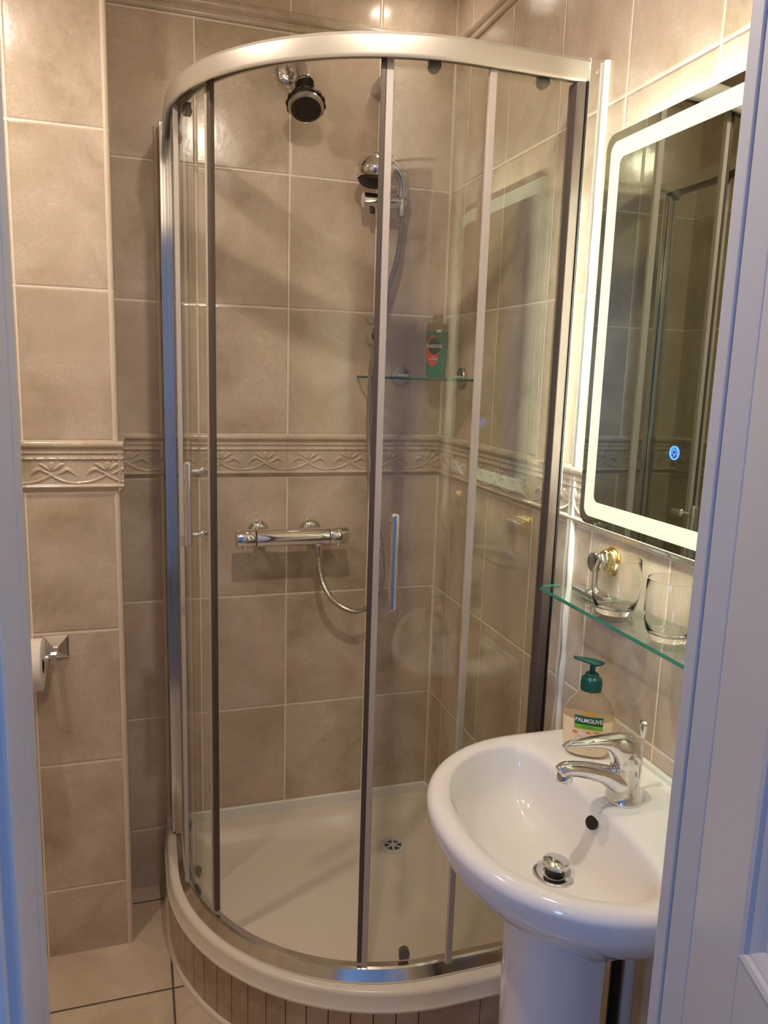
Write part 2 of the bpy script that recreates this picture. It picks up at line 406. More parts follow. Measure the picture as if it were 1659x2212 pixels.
def border_h(U, V):
    # U metres along, V metres above base
    u = np.mod(U/SC+200.0, 400.0); y = (BH-V)/BH*400.0+105         # y in drawing units, 105 top .. 505 bottom
    h = np.zeros_like(u)
    h = np.where(y < 160, 0.0075+0.0065*np.sqrt(np.clip(1-((y-132)/28.0)**2, 0, 1)), h)
    h = np.where((y >= 160) & (y < 232), 0.0100-0.0035*(y-160)/72+0.0009*np.cos((y-160)/18*PI), h)
    notch = np.exp(-((np.mod(u, 80)-40)/7)**2)
    h = np.where((y >= 232) & (y < 252), 0.0072+0.0022*np.sin((y-232)/20*PI)*(1-notch), h)
    f = 0.0055+0*u
    rel = np.zeros_like(u)
    for du in (-400, 0, 400):
        for s in STEMS: rel = np.maximum(rel, polyd(u+du, y, s, 9)*1.0)
        for s in STEMS[:1]: rel = np.maximum(rel, polyd(u+du, y+13, [(x, q+22) for x, q in s[26:]], 5)*.6)
        for s, r in LEAVES: rel = np.maximum(rel, polyd(u+du, y, s, r, 'leaf')*0.9)
        e = ((u+du-395)/24)**2+((y-296)/32)**2
        rel = np.maximum(rel, np.where(e < 1, np.sqrt(np.clip(1-e, 0, 1))*1.2, 0)); rel = rel - np.where(e < 0.35, 0.35*(1-e/0.35), 0)
    f = f + rel*0.0034
    h = np.where((y >= 252) & (y < 444), f, h)
    h = np.where((y >= 444) & (y < 478), 0.0062+0.0042*np.sin((y-444)/34*PI), h)
    h = np.where(y >= 478, 0.0062-0.005*(y-478)/27, h)
    # joints between the border tiles
    j = np.minimum(np.mod(U, 0.2336), 0.2336-np.mod(U, 0.2336)); h = h-np.where(j < 0.0016, 0.0014, 0)
    return h
def border(name, origin, along, nrm, length, phase, du=0.0012, dv=0.0012):
    nu = int(length/du)+1; nv = int(BH/dv)+1
    us = np.linspace(0, length, nu); vs = np.linspace(0, BH, nv)
    U, V = np.meshgrid(us, vs, indexing='ij'); H = border_h(U+phase, V)
    H[:, 0] = 0; H[:, -1] = 0; Hh = np.clip(H, 0, 1)
    o = np.array(origin); a = np.array(along); n = np.array(nrm)
    P = o+U[..., None]*a+Hh[..., None]*n+V[..., None]*np.array((0, 0, 1))
    vsl = [tuple(p) for p in P.reshape(-1, 3)]
    fs = [(i*nv+k, (i+1)*nv+k, (i+1)*nv+k+1, i*nv+k+1) for i in range(nu-1) for k in range(nv-1)]
    # closed ends
    b = len(vsl)
    for e in (0, nu-1):
        for k in range(nv): vsl.append(tuple(o+us[e]*a+vs[k]*np.array((0, 0, 1))))
        base = b if e == 0 else b+nv
        for k in range(nv-1): fs.append((e*nv+k, e*nv+k+1, base+k+1, base+k))
    mb = MB(); mb.v = vsl; mb.f = fs
    return mb.build(name, M['relief'], kind='structure', smooth=80)
ZB = 1.1695
border('trim_6', (-0.872, 0, ZB), (1, 0, 0), (0, -1, 0), 0.872, (-0.872+0.209) % 0.2336)
border('trim_7', (0, 0, ZB), (0, -1, 0), (-1, 0, 0), 0.80, (0-0.103+0.2336) % 0.2336)
border('trim_8', (-1.52, -0.214, ZB), (1, 0, 0), (0, -1, 0), 0.660, (-1.52+1.069) % 0.2336)
border('trim_9', (-0.872, 0, ZB), (0, -1, 0), (1, 0, 0), 0.222, 0.03, 0.002, 0.0016)
border('trim_14', (0, -0.80, ZB), (0, -1, 0), (-1, 0, 0), 0.60, (0.80-0.103) % 0.2336, 0.002, 0.0016)

# door linings, architraves
mb = MB(); mb.box((XL-0.03, -1.53, 0), (XL, -1.436, 2.0)); mb.box((XL-0.035, -1.44, 0), (XL+0.001, -1.400, 2.0)); mb.box((XL-0.09, -1.548, 0), (XL-0.008, -1.528, 2.08)); mb.box((XL-0.09, -1.562, 0), (XL-0.04, -1.546, 2.08))
struct('trim_10', mb, M['paint'], bevel=0.004)
mb = MB(); mb.box((XR, -1.424, 0), (XR+0.03, -1.405, 2.0)); mb.box((XR+0.002, -1.46, 0), (XR+0.03, -1.424, 2.0))
struct('trim_11', mb, M['paint'], bevel=0.003)
mb = MB(); mb.box((XL-0.03, -1.53, 1.99), (XR+0.03, -1.41, 2.02)); struct('trim_12', mb, M['paint'], bevel=0.003)

# the open panelled door: hinge near the right jamb, leaf swung out into the hall
H = Vector((-0.262, -1.456, 0)); ang = math.radians(180+18.06)
u = Vector((math.sin(ang), math.cos(ang), 0)); nrm = Vector((-0.951, 0.310, 0)); nrm = (nrm-u*nrm.dot(u)).normalized()
def leafbox(mb, a0, a1, z0, z1, d0, d1):
    c = H+u*((a0+a1)/2)+nrm*((d0+d1)/2)+Vector((0, 0, (z0+z1)/2)); mb.obox(c, (u, nrm, (0, 0, 1)), ((a1-a0)/2, (d1-d0)/2, (z1-z0)/2))
door = root('door_1', tuple(H), 'white gloss panelled door folded open at the right edge', 'door'); del door['category']; door['kind'] = 'structure'; 
LW, LH = 0.66, 1.985
mb = MB(); st = 0.104; mid = 0.10
for a in ((0, st), (LW-st, LW), (LW/2-mid/2, LW/2+mid/2)): leafbox(mb, a[0], a[1], 0.008, LH, -0.035, 0)
for z in ((0.008, 0.20), (0.72, 0.918), (LH-0.11, LH)):
    leafbox(mb, st, LW/2-mid/2, z[0], z[1], -0.035, -0.00002); leafbox(mb, LW/2+mid/2, LW-st, z[0], z[1], -0.035, -0.00002)
mb.build('stile_frame', M['paint'], door, bevel=0.0015)
for (a0, a1) in ((st, LW/2-mid/2), (LW/2+mid/2, LW-st)):
    for (z0, z1) in ((0.20, 0.72), (0.918, LH-0.11)):
        mb = MB(); leafbox(mb, a0, a1, z0, z1, -0.026, -0.012)
        pn = mb.build('door_panel', M['paint'], door)
        prof = [(0, 0.0005), (0.003, 0.002), (0.008, 0.0), (0.010, -0.004), (0.012, -0.004), (0.016, -0.006), (0.021, -0.0105), (0.023, -0.012)]
        L = []
        for ins, dd in prof:
            L.append([H+u*x+nrm*dd+Vector((0, 0, z)) for x, z in ((a0+ins, z0+ins), (a1-ins, z0+ins), (a1-ins, z1-ins), (a0+ins, z1-ins))])
        MB().loops(L).build('moulding', M['paint'], door, smooth=20)

# ------------------------------------------------------------------ shower tray + plinth
def outline(cx, cy, R, ins, corner=0.0, n=48, wall=0.0):
    """closed loop: wall corner, along back wall to the left, round the bow front, along the right wall; ins=inset"""
    w = wall+ins; R = R-ins; P = []
    x0 = cx-R; y0 = cy-R; c = max(corner, 1e-4)
    def arc(px, py, r, a0, a1, k): return [(px+r*math.cos(t), py+r*math.sin(t)) for t in np.linspace(a0, a1, k)]
    P += arc(-w-c, -w-c, c, 0, PI/2, 6)
    P += arc(x0+c, -w-c, c, PI/2, PI, 6)
    P += arc(cx, cy, R, PI, 1.5*PI, n)
    P += arc(-w-c, y0+c, c, -PI/2, 0, 6)
    # distribute extra points on the straight runs
    return P
TC = (-0.224, -0.203, 0.557)
rings = [(0.004, .138, 0), (0.0, .139, 0), (-0.0035, .1405, 0), (-0.0045, .144, 0), (-0.003, .147, 0), (-0.001, .149, 0), (0.0025, .174, 0), (0.004, .1785, 0.002), (0.0065, .1815, .003), (0.010, .1835, .003), (0.018, .1855, 0.004), (0.050, .184, .01), (0.058, .181, .02), (0.066, .172, .03), (0.082, .152, .04), (0.092, .146, .05), (0.110, .1435, .06), (0.15, .1415, .03)]
L = [[(x, y, z) for x, y in outline(*TC, ins, c)] for ins, z, c in rings]
mb = MB(); mb.loops(L, cap1=True)
tray = root('shower_tray', (-0.39, -0.38, 0.138), 'cream bow-fronted shower tray under the curved glass enclosure', 'shower tray')
mb.build('tray_basin', M['acrylic'], tray, smooth=60)
mb = MB(); mb.box((-0.775, -0.011, 0.17), (0, 0, 0.214)); mb.box((-0.011, -0.755, 0.17), (0, 0, 0.214))
mb.build('wall_upstand', M['seal'], tray, bevel=0.004)
DR = (-0.168, -0.196)
dr = MB().lathe([(0.038, 0.1405), (0.038, 0.1440), (0.034, 0.1452), (0.0245, 0.1448), (0.0235, 0.1415)], (DR[0], DR[1], 0), n=40).build('drain_flange', M['grate'], tray)
mb = MB().lathe([(0.0, 0.1425), (0.0236, 0.1425)], (DR[0], DR[1], 0), n=32); mb.build('drain_hole', M['black'], tray)
mb = MB().lathe([(0, 0.1455), (0.006, 0.1455), (0.007, 0.144)], (DR[0], DR[1], 0), n=16)
for k in range(6):
    t = k*PI/3+0.3; d = Vector((math.cos(t), math.sin(t), 0)); mb.obox(Vector((DR[0], DR[1], 0.1442))+d*0.0135, (d, d.cross(Vector((0, 0, 1))), (0, 0, 1)), (0.0105, 0.0026, 0.001))
mb.build('drain_grate', M['grate'], tray)

# tiled plinth strips
path = []
R0 = 0.549; pc = TC[:2]
path += [(pc[0]-R0, -y) for y in np.linspace(0.0, -pc[1], 12)][:-1]
path += [(pc[0]+R0*math.cos(t), pc[1]+R0*math.sin(t)) for t in np.linspace(PI, 1.5*PI, 120)]
path += [(x, pc[1]-R0) for x in np.linspace(pc[0], 0, 14)][1:]
P3 = resample([Vector((x, y, 0)) for x, y in path], 0.0005)
plinth = root('tiled_plinth', (-0.39, -0.72, 0), 'low curved plinth of narrow vertical beige tiles beneath the shower tray', 'plinth')
def strip_mat():
    t = NT('plinth tile'); g = t.n('ShaderNodeNewGeometry')
    t.link(stone_color(t, g.outputs['Position'], srgb(196, 174, 148), srgb(168, 146, 120), srgb(190, 162, 138)), t.b.inputs['Base Color']); t.b.inputs['Roughness'].default_value = 0.2; return t.m
mb = MB(); k = 0; N = len(P3); 
while k < N-4:
    wdt = 0.0475 if k < N*0.74 else 0.14
    k2 = min(N-1, k+int(wdt/0.0005)); a = P3[k]; b = P3[k2-3]; d = (b-a).normalized(); n2 = Vector((d.y, -d.x, 0))*1.0
    if n2.dot(Vector((pc[0], pc[1], 0))-a) > 0: n2 = -n2
    n2 = -n2 if n2.dot(a-Vector((pc[0], pc[1], 0))) < 0 else n2
    c = (a+b)/2; mb.obox(c+Vector((0, 0, 0.0725))+n2*0.001, (d, n2, (0, 0, 1)), ((b-a).length/2, 0.004, 0.0665)); k = k2
mb.build('tile_strips', strip_mat(), plinth, bevel=0.001)
L = [[(p.x+(pc[0]-p.x)*0.004, p.y+(pc[1]-p.y)*0.004, z) for p in P3[::12]+[P3[-1]]] for z in (0, 0.138)]
MB().loops(L, closed=False).build('joint_backing', M['dark_grout'], plinth)
pr = P3[::16]+[P3[-1]]
MB().tube([p+Vector((0, 0, 0.001)) for p in [q+(q-Vector((pc[0], pc[1], 0))).normalized()*0.006 for q in pr]], 0.009, n=8).build('floor_bead', M['grout'], plinth)
MB().tube([p+Vector((0, 0, 0.140)) for p in [q+(q-Vector((pc[0], pc[1], 0))).normalized()*0.004 for q in pr]], 0.0050, n=8).build('top_bead', M['seal'], plinth)

# ------------------------------------------------------------------ shower enclosure
EC = (-0.248, -0.222); ER = 0.507
def epath(ins, s0=None, s1=None, step=0.01):
    """points of the bow front, parametrised in degrees 90(back wall)..360(right wall): straight, arc 180-270, straight"""
    r = ER-ins; out = []
    L0 = -EC[1]; L1 = -EC[0]
    out += [(EC[0]-r, -y) for y in np.linspace(0, L0, 14)][:-1]
    out += [(EC[0]+r*math.cos(t), EC[1]+r*math.sin(t)) for t in np.linspace(PI, 1.5*PI, 80)]
    out += [(x, EC[1]-r) for x in np.linspace(EC[0], 0, 14)][1:]
    return out
def eang(a, ins):
    """point on the curve for an angle (deg) of the arc; beyond the arc: 180-m / 270+m continue on the straights, m in metres*100"""
    r = ER-ins
    if a < 180: return Vector((EC[0]-r, EC[1]+(180-a)/100, 0)), Vector((-1, 0, 0)), Vector((0, -1, 0))
    if a > 270: return Vector((EC[0]+(a-270)/100, EC[1]-r, 0)), Vector((0, -1, 0)), Vector((1, 0, 0))
    t = math.radians(a); n = Vector((math.cos(t), math.sin(t), 0)); return Vector((EC[0], EC[1], 0))+n*r, n, Vector((-n.y, n.x, 0))
enc = root('shower_enclosure', (-0.38, -0.36, 0.186), 'curved glass shower enclosure with satin top rail and sliding doors', 'shower enclosure')
def sweep_e(prof, a0=None, a1=None, k=110):
    # prof: closed list of (inset, z); a in the extended angle
    aa = [180-22.2+i*22.2/12 for i in range(12)]+list(np.linspace(180, 270, 90))+[270+24.8*i/12 for i in range(1, 13)]
    if a0 is not None: aa = list(np.linspace(a0, a1, k))
    L = []
    for a in aa:
        L.append([eang(a, ins)[0]+Vector((0, 0, z)) for ins, z in prof])
    mb = MB(); mb.loops(L, cap0=True, cap1=True); return mb
sweep_e([(0.0, 1.986), (-0.001, 1.990), (-0.001, 2.018), (0.002, 2.024), (0.012, 2.025), (0.034, 2.024), (0.034, 1.992), (0.029, 1.992), (0.029, 2.018), (0.005, 2.018), (0.005, 1.984), (0.001, 1.984)]).build('top_rail', M['brushed'], enc, smooth=18)
sweep_e([(0.0, 0.186), (0.0, 0.190), (0.014, 0.209), (0.020, 0.211), (0.034, 0.211), (0.036, 0.186)]).build('bottom_rail', M['profile'], enc, smooth=18)
# joint ferrules of the top rail
for a in (207.5,):
    sweep_e([(-0.0018, 1.985), (-0.0018, 2.022), (0.004, 2.0265), (0.03, 2.0265), (0.03, 2.0), (0.002, 1.985)], a-0.5, a+0.5, 3)
# wall profiles
mb = MB(); mb.box((-0.764, -0.052, 0.19), (-0.722, -0.004, 2.022)); mb.build('wall_profile', M['profile'], enc, bevel=0.003)
mb = MB(); mb.box((-0.763, -0.058, 0.20), (-0.7555, -0.052, 2.0)); mb.box((-0.750, -0.058, 0.20), (-0.742, -0.052, 2.0)); mb.build('profile_rib', M['profile'], enc, bevel=0.001)
mb = MB(); mb.box((-0.034, -0.735, 0.19), (-0.004, -0.690, 2.024)); mb.build('wall_profile', M['profile'], enc, bevel=0.0015)
mb = MB(); mb.box((-0.037, -0.7345, 0.21), (-0.0342, -0.700, 1.984)); mb.build('profile_gasket', M['black'], enc)
mb = MB(); mb.box((-0.056, -0.731, 0.21), (-0.037, -0.700, 1.984)); mb.build('profile_insert', M['strip_dark'], enc, bevel=0.002, label='dark inner strip of the wall profile')
# white sealant beads beside wall profiles
mb = MB(); zz = np.linspace(0.20, 2.02, 120)
mb.tube([(-0.003, -0.741-0.0015*math.sin(z*37)*(1 if z < 1.1 else .2), z) for z in zz], [0.0062+0.001*math.sin(z*53)*(1 if z < 1.1 else .2) for z in zz], n=10)
mb.build('sealant_bead', M['seal'], enc)
mb = MB(); mb.tube([(-0.769, -0.003, z) for z in zz], [0.006+0.001*math.sin(z*41) for z in zz], n=10); mb.build('sealant_bead', M['grout'], enc)
mb = MB().sphere((-0.021, -0.7355, 2.003), 0.0045, axis=(0, -1, 0), sc=0.4); mb.build('screw_head', M['chrome'], enc)
def glass(ins, a0, a1, z0, z1, th=0.005, k=60):
    return sweep_e([(ins, z0), (ins, z1), (ins+th, z1), (ins+th, z0)], a0, a1, k)
# fixed panes
glass(0.010, 180-21.5, 188, 0.205, 1.99).build('fixed_pane', M['pane'], enc)
glass(0.010, 273.5, 270+21.3, 0.205, 1.99).build('fixed_pane', M['pane'], enc)
def vstrip(a, ins, wt, wn, z0, z1, mb=None):
    p, n, t = eang(a, ins); mb = mb or MB()
    mb.obox(p+Vector((0, 0, (z0+z1)/2)), (t, n, (0, 0, 1)), (wt/2, wn/2, (z1-z0)/2)); return mb
vstrip(188.3, 0.0125, 0.006, 0.010, 0.205, 1.985).build('pane_strip', M['strip_clear'], enc, bevel=0.001)
vstrip(273.2, 0.0125, 0.014, 0.010, 0.205, 1.985).build('pane_strip', M['strip_clear'], enc, bevel=0.002)
vstrip(180-16.5, 0.0125, 0.006, 0.010, 0.205, 1.985).build('pane_strip', M['profile'], enc, bevel=0.001)
# sliding doors: each pane with its strips, handle, rollers
def sliding(a0, a1, lead, z0, z1, sgn, hang, hz0, hz1, roll, dark_w, clear_w):
    d = glass(0.022, a0, a1, z0, z1, 0.006).build('sliding_door', M['pane'], enc)
    dark = vstrip(lead, 0.025, dark_w, 0.012, z0-0.003, z1+0.003); o = dark.build('edge_seal', M['strip_dark'], d, bevel=0.002, label='dark rubber edge strip')
    c = vstrip(lead+sgn*math.degrees((dark_w+clear_w)/2/0.485)*0.97, 0.025, clear_w, 0.010, z0, z1); c.build('edge_profile', M['strip_clear'], d, bevel=0.0015, label='pale translucent edge strip')
    # handle
    p, n, t = eang(hang, 0.022)
    mb = MB()
    zc = (hz0+hz1)/2
    if sgn > 0:
        mb.obox(p+n*0.034+Vector((0, 0, zc)), (t, n, (0, 0, 1)), (0.0085, 0.0075, (hz1-hz0)/2))
    else:
        mb.obox(p+n*0.036+Vector((0, 0, zc)), (t, n, (0, 0, 1)), (0.0085, 0.0075, (hz1-hz0)/2))
    hb = mb.build('handle', M['chrome'], d, bevel=0.0068, seg=6)
    for zq in (hz0+0.026, hz1-0.022):
        mb = MB(); q = p+Vector((0, 0, zq))
        mb.lathe([(0.0, -0.022), (0.006, -0.022), (0.0075, -0.018), (0.0065, -0.010), (0.0075, -0.006), (0.0085, 0.0), (0.0085, 0.004), (0.007, 0.006), (0.0058, 0.008), (0.0058, 0.032), (0, 0.032)], q, n, 20)
        mb.build('handle_standoff', M['chrome'], d)
    for a, z, top in roll:
        q, n, t = eang(a, 0.022); q = q+Vector((0, 0, z)); mb = MB()
        mb.obox(q-n*0.011+Vector((0, 0, 0.006 if top else -0.006)), (t, n, (0, 0, 1)), (0.0105, 0.006, 0.008)); mb.lathe([(0, -0.003), (0.0112, -0.003), (0.0112, -0.016), (0.0095, -0.018), (0, -0.018)], q, n, 28); mb.lathe([(0, -0.016), (0.0042, -0.016), (0.0042, -0.0205), (0, -0.0205)], q, n, 16)
        mb.build('roller', M['roller'], d)
    return d
sliding(166, 205.8, 206.6, 0.222, 1.995, -1, 202.3, 1.078, 1.262, ((190.5, 1.974, 1), (190.5, 0.240, 0), (168, 1.974, 1), (168, 0.240, 0)), 0.011, 0.010)
sliding(252.5, 287, 251.0, 0.222, 1.995, 1, 256.0, 1.008, 1.198, ((261.6, 1.984, 1), (262.6, 0.232, 0), (284, 1.984, 1)), 0.010, 0.013)

# ------------------------------------------------------------------ shower fittings
# overhead shower head
sh = root('overhead_shower', (-0.432, 0, 2.08), 'chrome and black fixed overhead shower head on the back wall', 'shower head')
MB().lathe([(0, 0), (0.038, 0), (0.038, 0.004), (0.034, 0.012), (0.026, 0.019), (0.018, 0.021), (0, 0.021)], (-0.447, 0.0, 2.180), (0, -1, 0), 44).build('wall_flange', M['chrome'], sh)
arm = smoothpath([(-0.447, -0.010, 2.180), (-0.442, -0.038, 2.186), (-0.436, -0.062, 2.181), (-0.430, -0.080, 2.160), (-0.426, -0.090, 2.134)], 8)
MB().tube(arm, [0.0150+0.006*i/len(arm) for i in range(len(arm))], n=24).build('arm', M['chrome'], sh)
ax = Vector((-0.01, -0.42, -0.90)).normalized(); b0 = Vector((-0.4255, -0.089, 2.136))
MB().lathe([(0.0205+0.0022*math.cos(i*PI), 0.0+i*0.0036) for i in range(12)], b0, ax, 24).build('bellows', M['black'], sh)
ax2 = Vector((-0.06, -0.54, -0.84)).normalized(); hb = b0+ax*0.038
MB().lathe([(0, -0.004), (0.020, -0.003), (0.026, 0.002), (0.036, 0.011), (0.041, 0.020), (0.0425, 0.024)], hb, ax2, 40).build('head_shell', M['nickel'], sh)
mb = MB(); n = 96; prof = [(0.0, 0.024), (0.043, 0.024), (0.0465, 0.026), (0.0465, 0.032), (0.044, 0.034), (0, 0.034)]
a_, u_, v_ = frame(ax2); LL = []
for r, h in prof[1:5]:
    LL.append([hb+a_*h+(u_*math.cos(2*PI*i/n)+v_*math.sin(2*PI*i/n))*(r*(1+0.03*math.cos(14*2*PI*i/n))) for i in range(n)])
mb.loops(LL, cap0=True, cap1=True); mb.build('adjusting_ring', M['black'], sh)
MB().lathe([(0.0425, 0.033), (0.0425, 0.040), (0.041, 0.044), (0.036, 0.047), (0.0352, 0.046)], hb, ax2, 40).build('head_rim', M['nickel'], sh)
MB().lathe([(0.036, 0.046), (0.030, 0.0485), (0.0225, 0.049), (0.022, 0.0475), (0.0215, 0.049), (0, 0.050)], hb, ax2, 40).build('spray_face', M['dark_plastic'], sh)

# riser rail
rr = root('riser_rail', (-0.212, 0, 1.53), 'chrome shower riser rail on the back wall behind the door edge', 'shower rail')
MB().cyl((-0.212, -0.052, 1.545), (-0.208, -0.052, 2.195), 0.0095, n=20).build('rail', M['chrome'], rr)
MB().lathe([(0, 0), (0.022, 0), (0.024, 0.01), (0.024, 0.05), (0.021, 0.058), (0, 0.06)], (-0.208, 0, 2.172), (0, -1, 0), 32, 1, 1).build('top_bracket', M['nickel'], rr)
MB().lathe([(0, 0), (0.023, 0), (0.024, 0.006), (0.024, 0.060), (0.022, 0.066), (0, 0.067)], (-0.212, 0, 1.552), (0, -1, 0), 32).build('bottom_bracket', M['chrome'], rr)
mb = MB(); mb.box((-0.243, -0.070, 1.581), (-0.188, -0.040, 1.598)); mb.build('soap_dish_clip', M['nickel'], rr, bevel=0.002)
mb = MB(); mb.cyl((-0.268, -0.072, 1.887), (-0.155, -0.072, 1.887), 0.0195, n=32); mb.build('slider', M['chrome'], rr, bevel=0.002)
MB().cyl((-0.243, -0.075, 1.872), (-0.243, -0.078, 1.856), 0.0062, n=20).build('slider_knob', M['black'], rr)
# hand shower
hs = root('hand_shower', (-0.2, -0.10, 1.88), 'chrome hand shower with domed head resting in the riser slider', 'shower head')
hx = Vector((-0.12, -0.10, -1)).normalized(); hc = Vector((-0.249, -0.108, 1.950))
MB().lathe([(0, -0.042), (0.013, -0.041), (0.028, -0.034), (0.040, -0.022), (0.0470, -0.006), (0.0490, 0.004), (0.0488, 0.010), (0.0480, 0.012), (0.0465, 0.018), (0.040, 0.024)], hc, hx, 44).build('head', M['chrome'], hs)
MB().lathe([(0.0385, 0.024), (0.036, 0.031), (0.033, 0.033), (0, 0.034)], hc, hx, 36).build('spray_face', M['black'], hs)
pth = smoothpath([(-0.232, -0.105, 1.976), (-0.205, -0.100, 1.976), (-0.180, -0.095, 1.955), (-0.167, -0.088, 1.925), (-0.165, -0.082, 1.900)], 8)
MB().tube(pth, [0.019-0.004*abs(i/len(pth)-0.3) for i in range(len(pth))], n=24).build('handle', M['chrome'], hs)
MB().lathe([(0, 0), (0.0125, 0), (0.0105, 0.02), (0.0115, 0.045), (0.010, 0.052), (0, 0.052)], (-0.165, -0.082, 1.905), (0, 0.02, -1), 24).build('holder_socket', M['nickel'], hs)
# hose
hp = smoothpath([(-0.165, -0.083, 1.870), (-0.165, -0.080, 1.82), (-0.172, -0.075, 1.75), (-0.196, -0.075, 1.66), (-0.216, -0.090, 1.58), (-0.236, -0.095, 1.50), (-0.240, -0.085, 1.40), (-0.236, -0.075, 1.28), (-0.218, -0.060, 1.14), (-0.196, -0.055, 1.03), (-0.183, -0.060, 0.950), (-0.186, -0.070, 0.873), (-0.212, -0.075, 0.818), (-0.262, -0.078, 0.800), (-0.318, -0.080, 0.828), (-0.352, -0.080, 0.878), (-0.366, -0.080, 0.925), (-0.370, -0.080, 0.965)], 12)
hp = resample(hp, 0.0019)
o = MB().tube(hp, [0.0080 if i % 2 else 0.0060 for i in range(len(hp))], n=10).build('shower_hose', M['hose'], smooth=0)
setp(o, 'ribbed metal shower hose looping from the mixer bar up to the hand shower', 'hose')
# thermostatic bar valve
bv = root('mixer_bar', (-0.435, 0, 0.99), 'horizontal chrome thermostatic mixer bar on the back shower wall', 'shower valve')
zc = 1.018; yb = -0.078
for x in (-0.515, -0.371):
    MB().lathe([(0, 0), (0.0315, 0), (0.0315, 0.003), (0.028, 0.012), (0.022, 0.018), (0.016, 0.020), (0.016, 0.06), (0, 0.06)], (x-0.006, 0, zc+0.004), (0, -1, 0), 40).build('wall_flange', M['chrome'], bv)
MB().lathe([(0.0, 0), (0.0228, 0), (0.0228, 0.194), (0, 0.194)], (-0.538, yb, zc), (1, 0, 0), 48).build('bar_body', M['chrome'], bv)
for x0, x1 in ((-0.592, -0.540), (-0.342, -0.290)):
    k = MB().lathe([(0, 0), (0.021, 0), (0.0232, 0.002), (0.0238, 0.004), (0.0238, x1-x0-0.003), (0.022, x1-x0), (0, x1-x0)], (x0, yb, zc), (1, 0, 0), 48).build('control_knob', M['chrome'], bv)
    MB().lathe([(0, 0.0), (0.006, 0.0), (0.0065, 0.004), (0.004, 0.0065), (0, 0.007)], ((x0+x1)/2-0.002, yb-0.010, zc-0.0195), (0, -0.3, -1), 18).build('safety_button', M['chrome'], k)
MB().lathe([(0.0, 0.0008), (0.0215, 0.0008)], (-0.5395, yb, zc), (1, 0, 0), 30).build('joint_ring', M['black'], bv)
MB().lathe([(0.0155, 0), (0.0115, 0.006), (0.0115, 0.010), (0.0095, 0.036), (0, 0.036)], (-0.370, yb, zc-0.018), (0, 0, -1), 28).build('hose_outlet', M['chrome'], bv)

# corner glass shelf in the shower
cs = root('corner_shelf', (-0.10, -0.10, 1.440), 'clear glass corner shelf on round chrome discs inside the shower', 'shelf')
def plate(pts, z0, z1): 
    mb = MB(); mb.loops([[(x, y, z0) for x, y in pts], [(x, y, z1) for x, y in pts]], cap0=True, cap1=True); return mb
cpts = [(-0.006, -0.006), (-0.252, -0.006)]+[(-0.252+0.014*0+0.250*(1-math.cos(t))*0.98, -0.02-0.232*math.sin(t)) for t in np.linspace(0.12, PI/2-0.02, 16)]+[(-0.006, -0.254)]
plate(cpts, 1.4405, 1.4465).build('glass_plate', M['shelf'], cs, smooth=0)
edge = [Vector((x, y, 1.4435)) for x, y in cpts[1:]]
MB().tube(edge, 0.0032, n=8).build('polished_edge', M['edge_dark'], cs, label='dark green polished edge')
for o_, ax_ in (((-0.130, 0, 1.450), (0, -1, 0)), ((0, -0.150, 1.450), (-1, 0, 0))):
    d_ = MB().lathe([(0, 0), (0.0245, 0), (0.0255, 0.002), (0.0255, 0.010), (0.024, 0.012), (0.0195, 0.0125), (0, 0.0125)], o_, ax_, 44).build('shelf_bracket', M['nickel'], cs)
    a_ = Vector(ax_); t_ = a_.cross(Vector((0, 0, 1))); MB().obox(Vector(o_)+a_*0.022+Vector((0, 0, 0.0005)), (t_, a_, (0, 0, 1)), (0.016, 0.012, 0.004)).build('clamp', M['chrome'], d_, bevel=0.002)

# text helper (built-in font, converted to mesh)
def text(body, size, loc, xdir, ydir, mat, parent, name='lettering', bold=0.0, depth=0.0002, squeeze=1.0):
    c = bpy.data.curves.new(name, 'FONT'); c.body = body; c.size = size; c.align_x = 'CENTER'; c.align_y = 'CENTER'; c.extrude = depth; c.offset = bold
    o = bpy.data.objects.new(name, c); COL.objects.link(o)
    bpy.context.view_layer.update()
    me = bpy.data.meshes.new_from_object(o.evaluated_get(bpy.context.evaluated_depsgraph_get()))
    bpy.data.objects.remove(o)
    X = Vector(xdir).normalized(); Z = X.cross(Vector(ydir)).normalized(); Y = Z.cross(X)
    Mx = Matrix((X*squeeze, Y, Z)).transposed().to_4x4(); Mx.translation = Vector(loc)
    me.transform(Mx); me.materials.clear(); me.materials.append(mat)
    ob = bpy.data.objects.new(name, me); COL.objects.link(ob); ob.parent = parent
    r = parent
    if parent.parent is None: ob.matrix_parent_inverse = Matrix.Translation(-parent.location)
    return ob
def patch(pts2, loc, X, Y, mat, parent, name, d=0.0003):
    X = Vector(X).normalized(); Y = Vector(Y); Z = X.cross(Y).normalized(); l = Vector(loc)
    mb = MB(); mb.loops([[l+X*a+Y*b for a, b in pts2], [l+X*a+Y*b+Z*d for a, b in pts2]], cap0=True, cap1=True)
    return mb.build(name, mat, parent, smooth=0)
def ell(cx, cy, rx, ry, n=28): return [(cx+rx*math.cos(2*PI*i/n), cy+ry*math.sin(2*PI*i/n)) for i in range(n)]
def rounded(x0, y0, x1, y1, r, k=6):
    P = []
    for cx, cy, a in ((x1-r, y1-r, 0), (x0+r, y1-r, PI/2), (x0+r, y0+r, PI), (x1-r, y0+r, 1.5*PI)):
        P += [(cx+r*math.cos(a+PI/2*i/k), cy+r*math.sin(a+PI/2*i/k)) for i in range(k+1)]
    return P
WHITE = simple('print white', srgb(235, 235, 225), 0.4); 
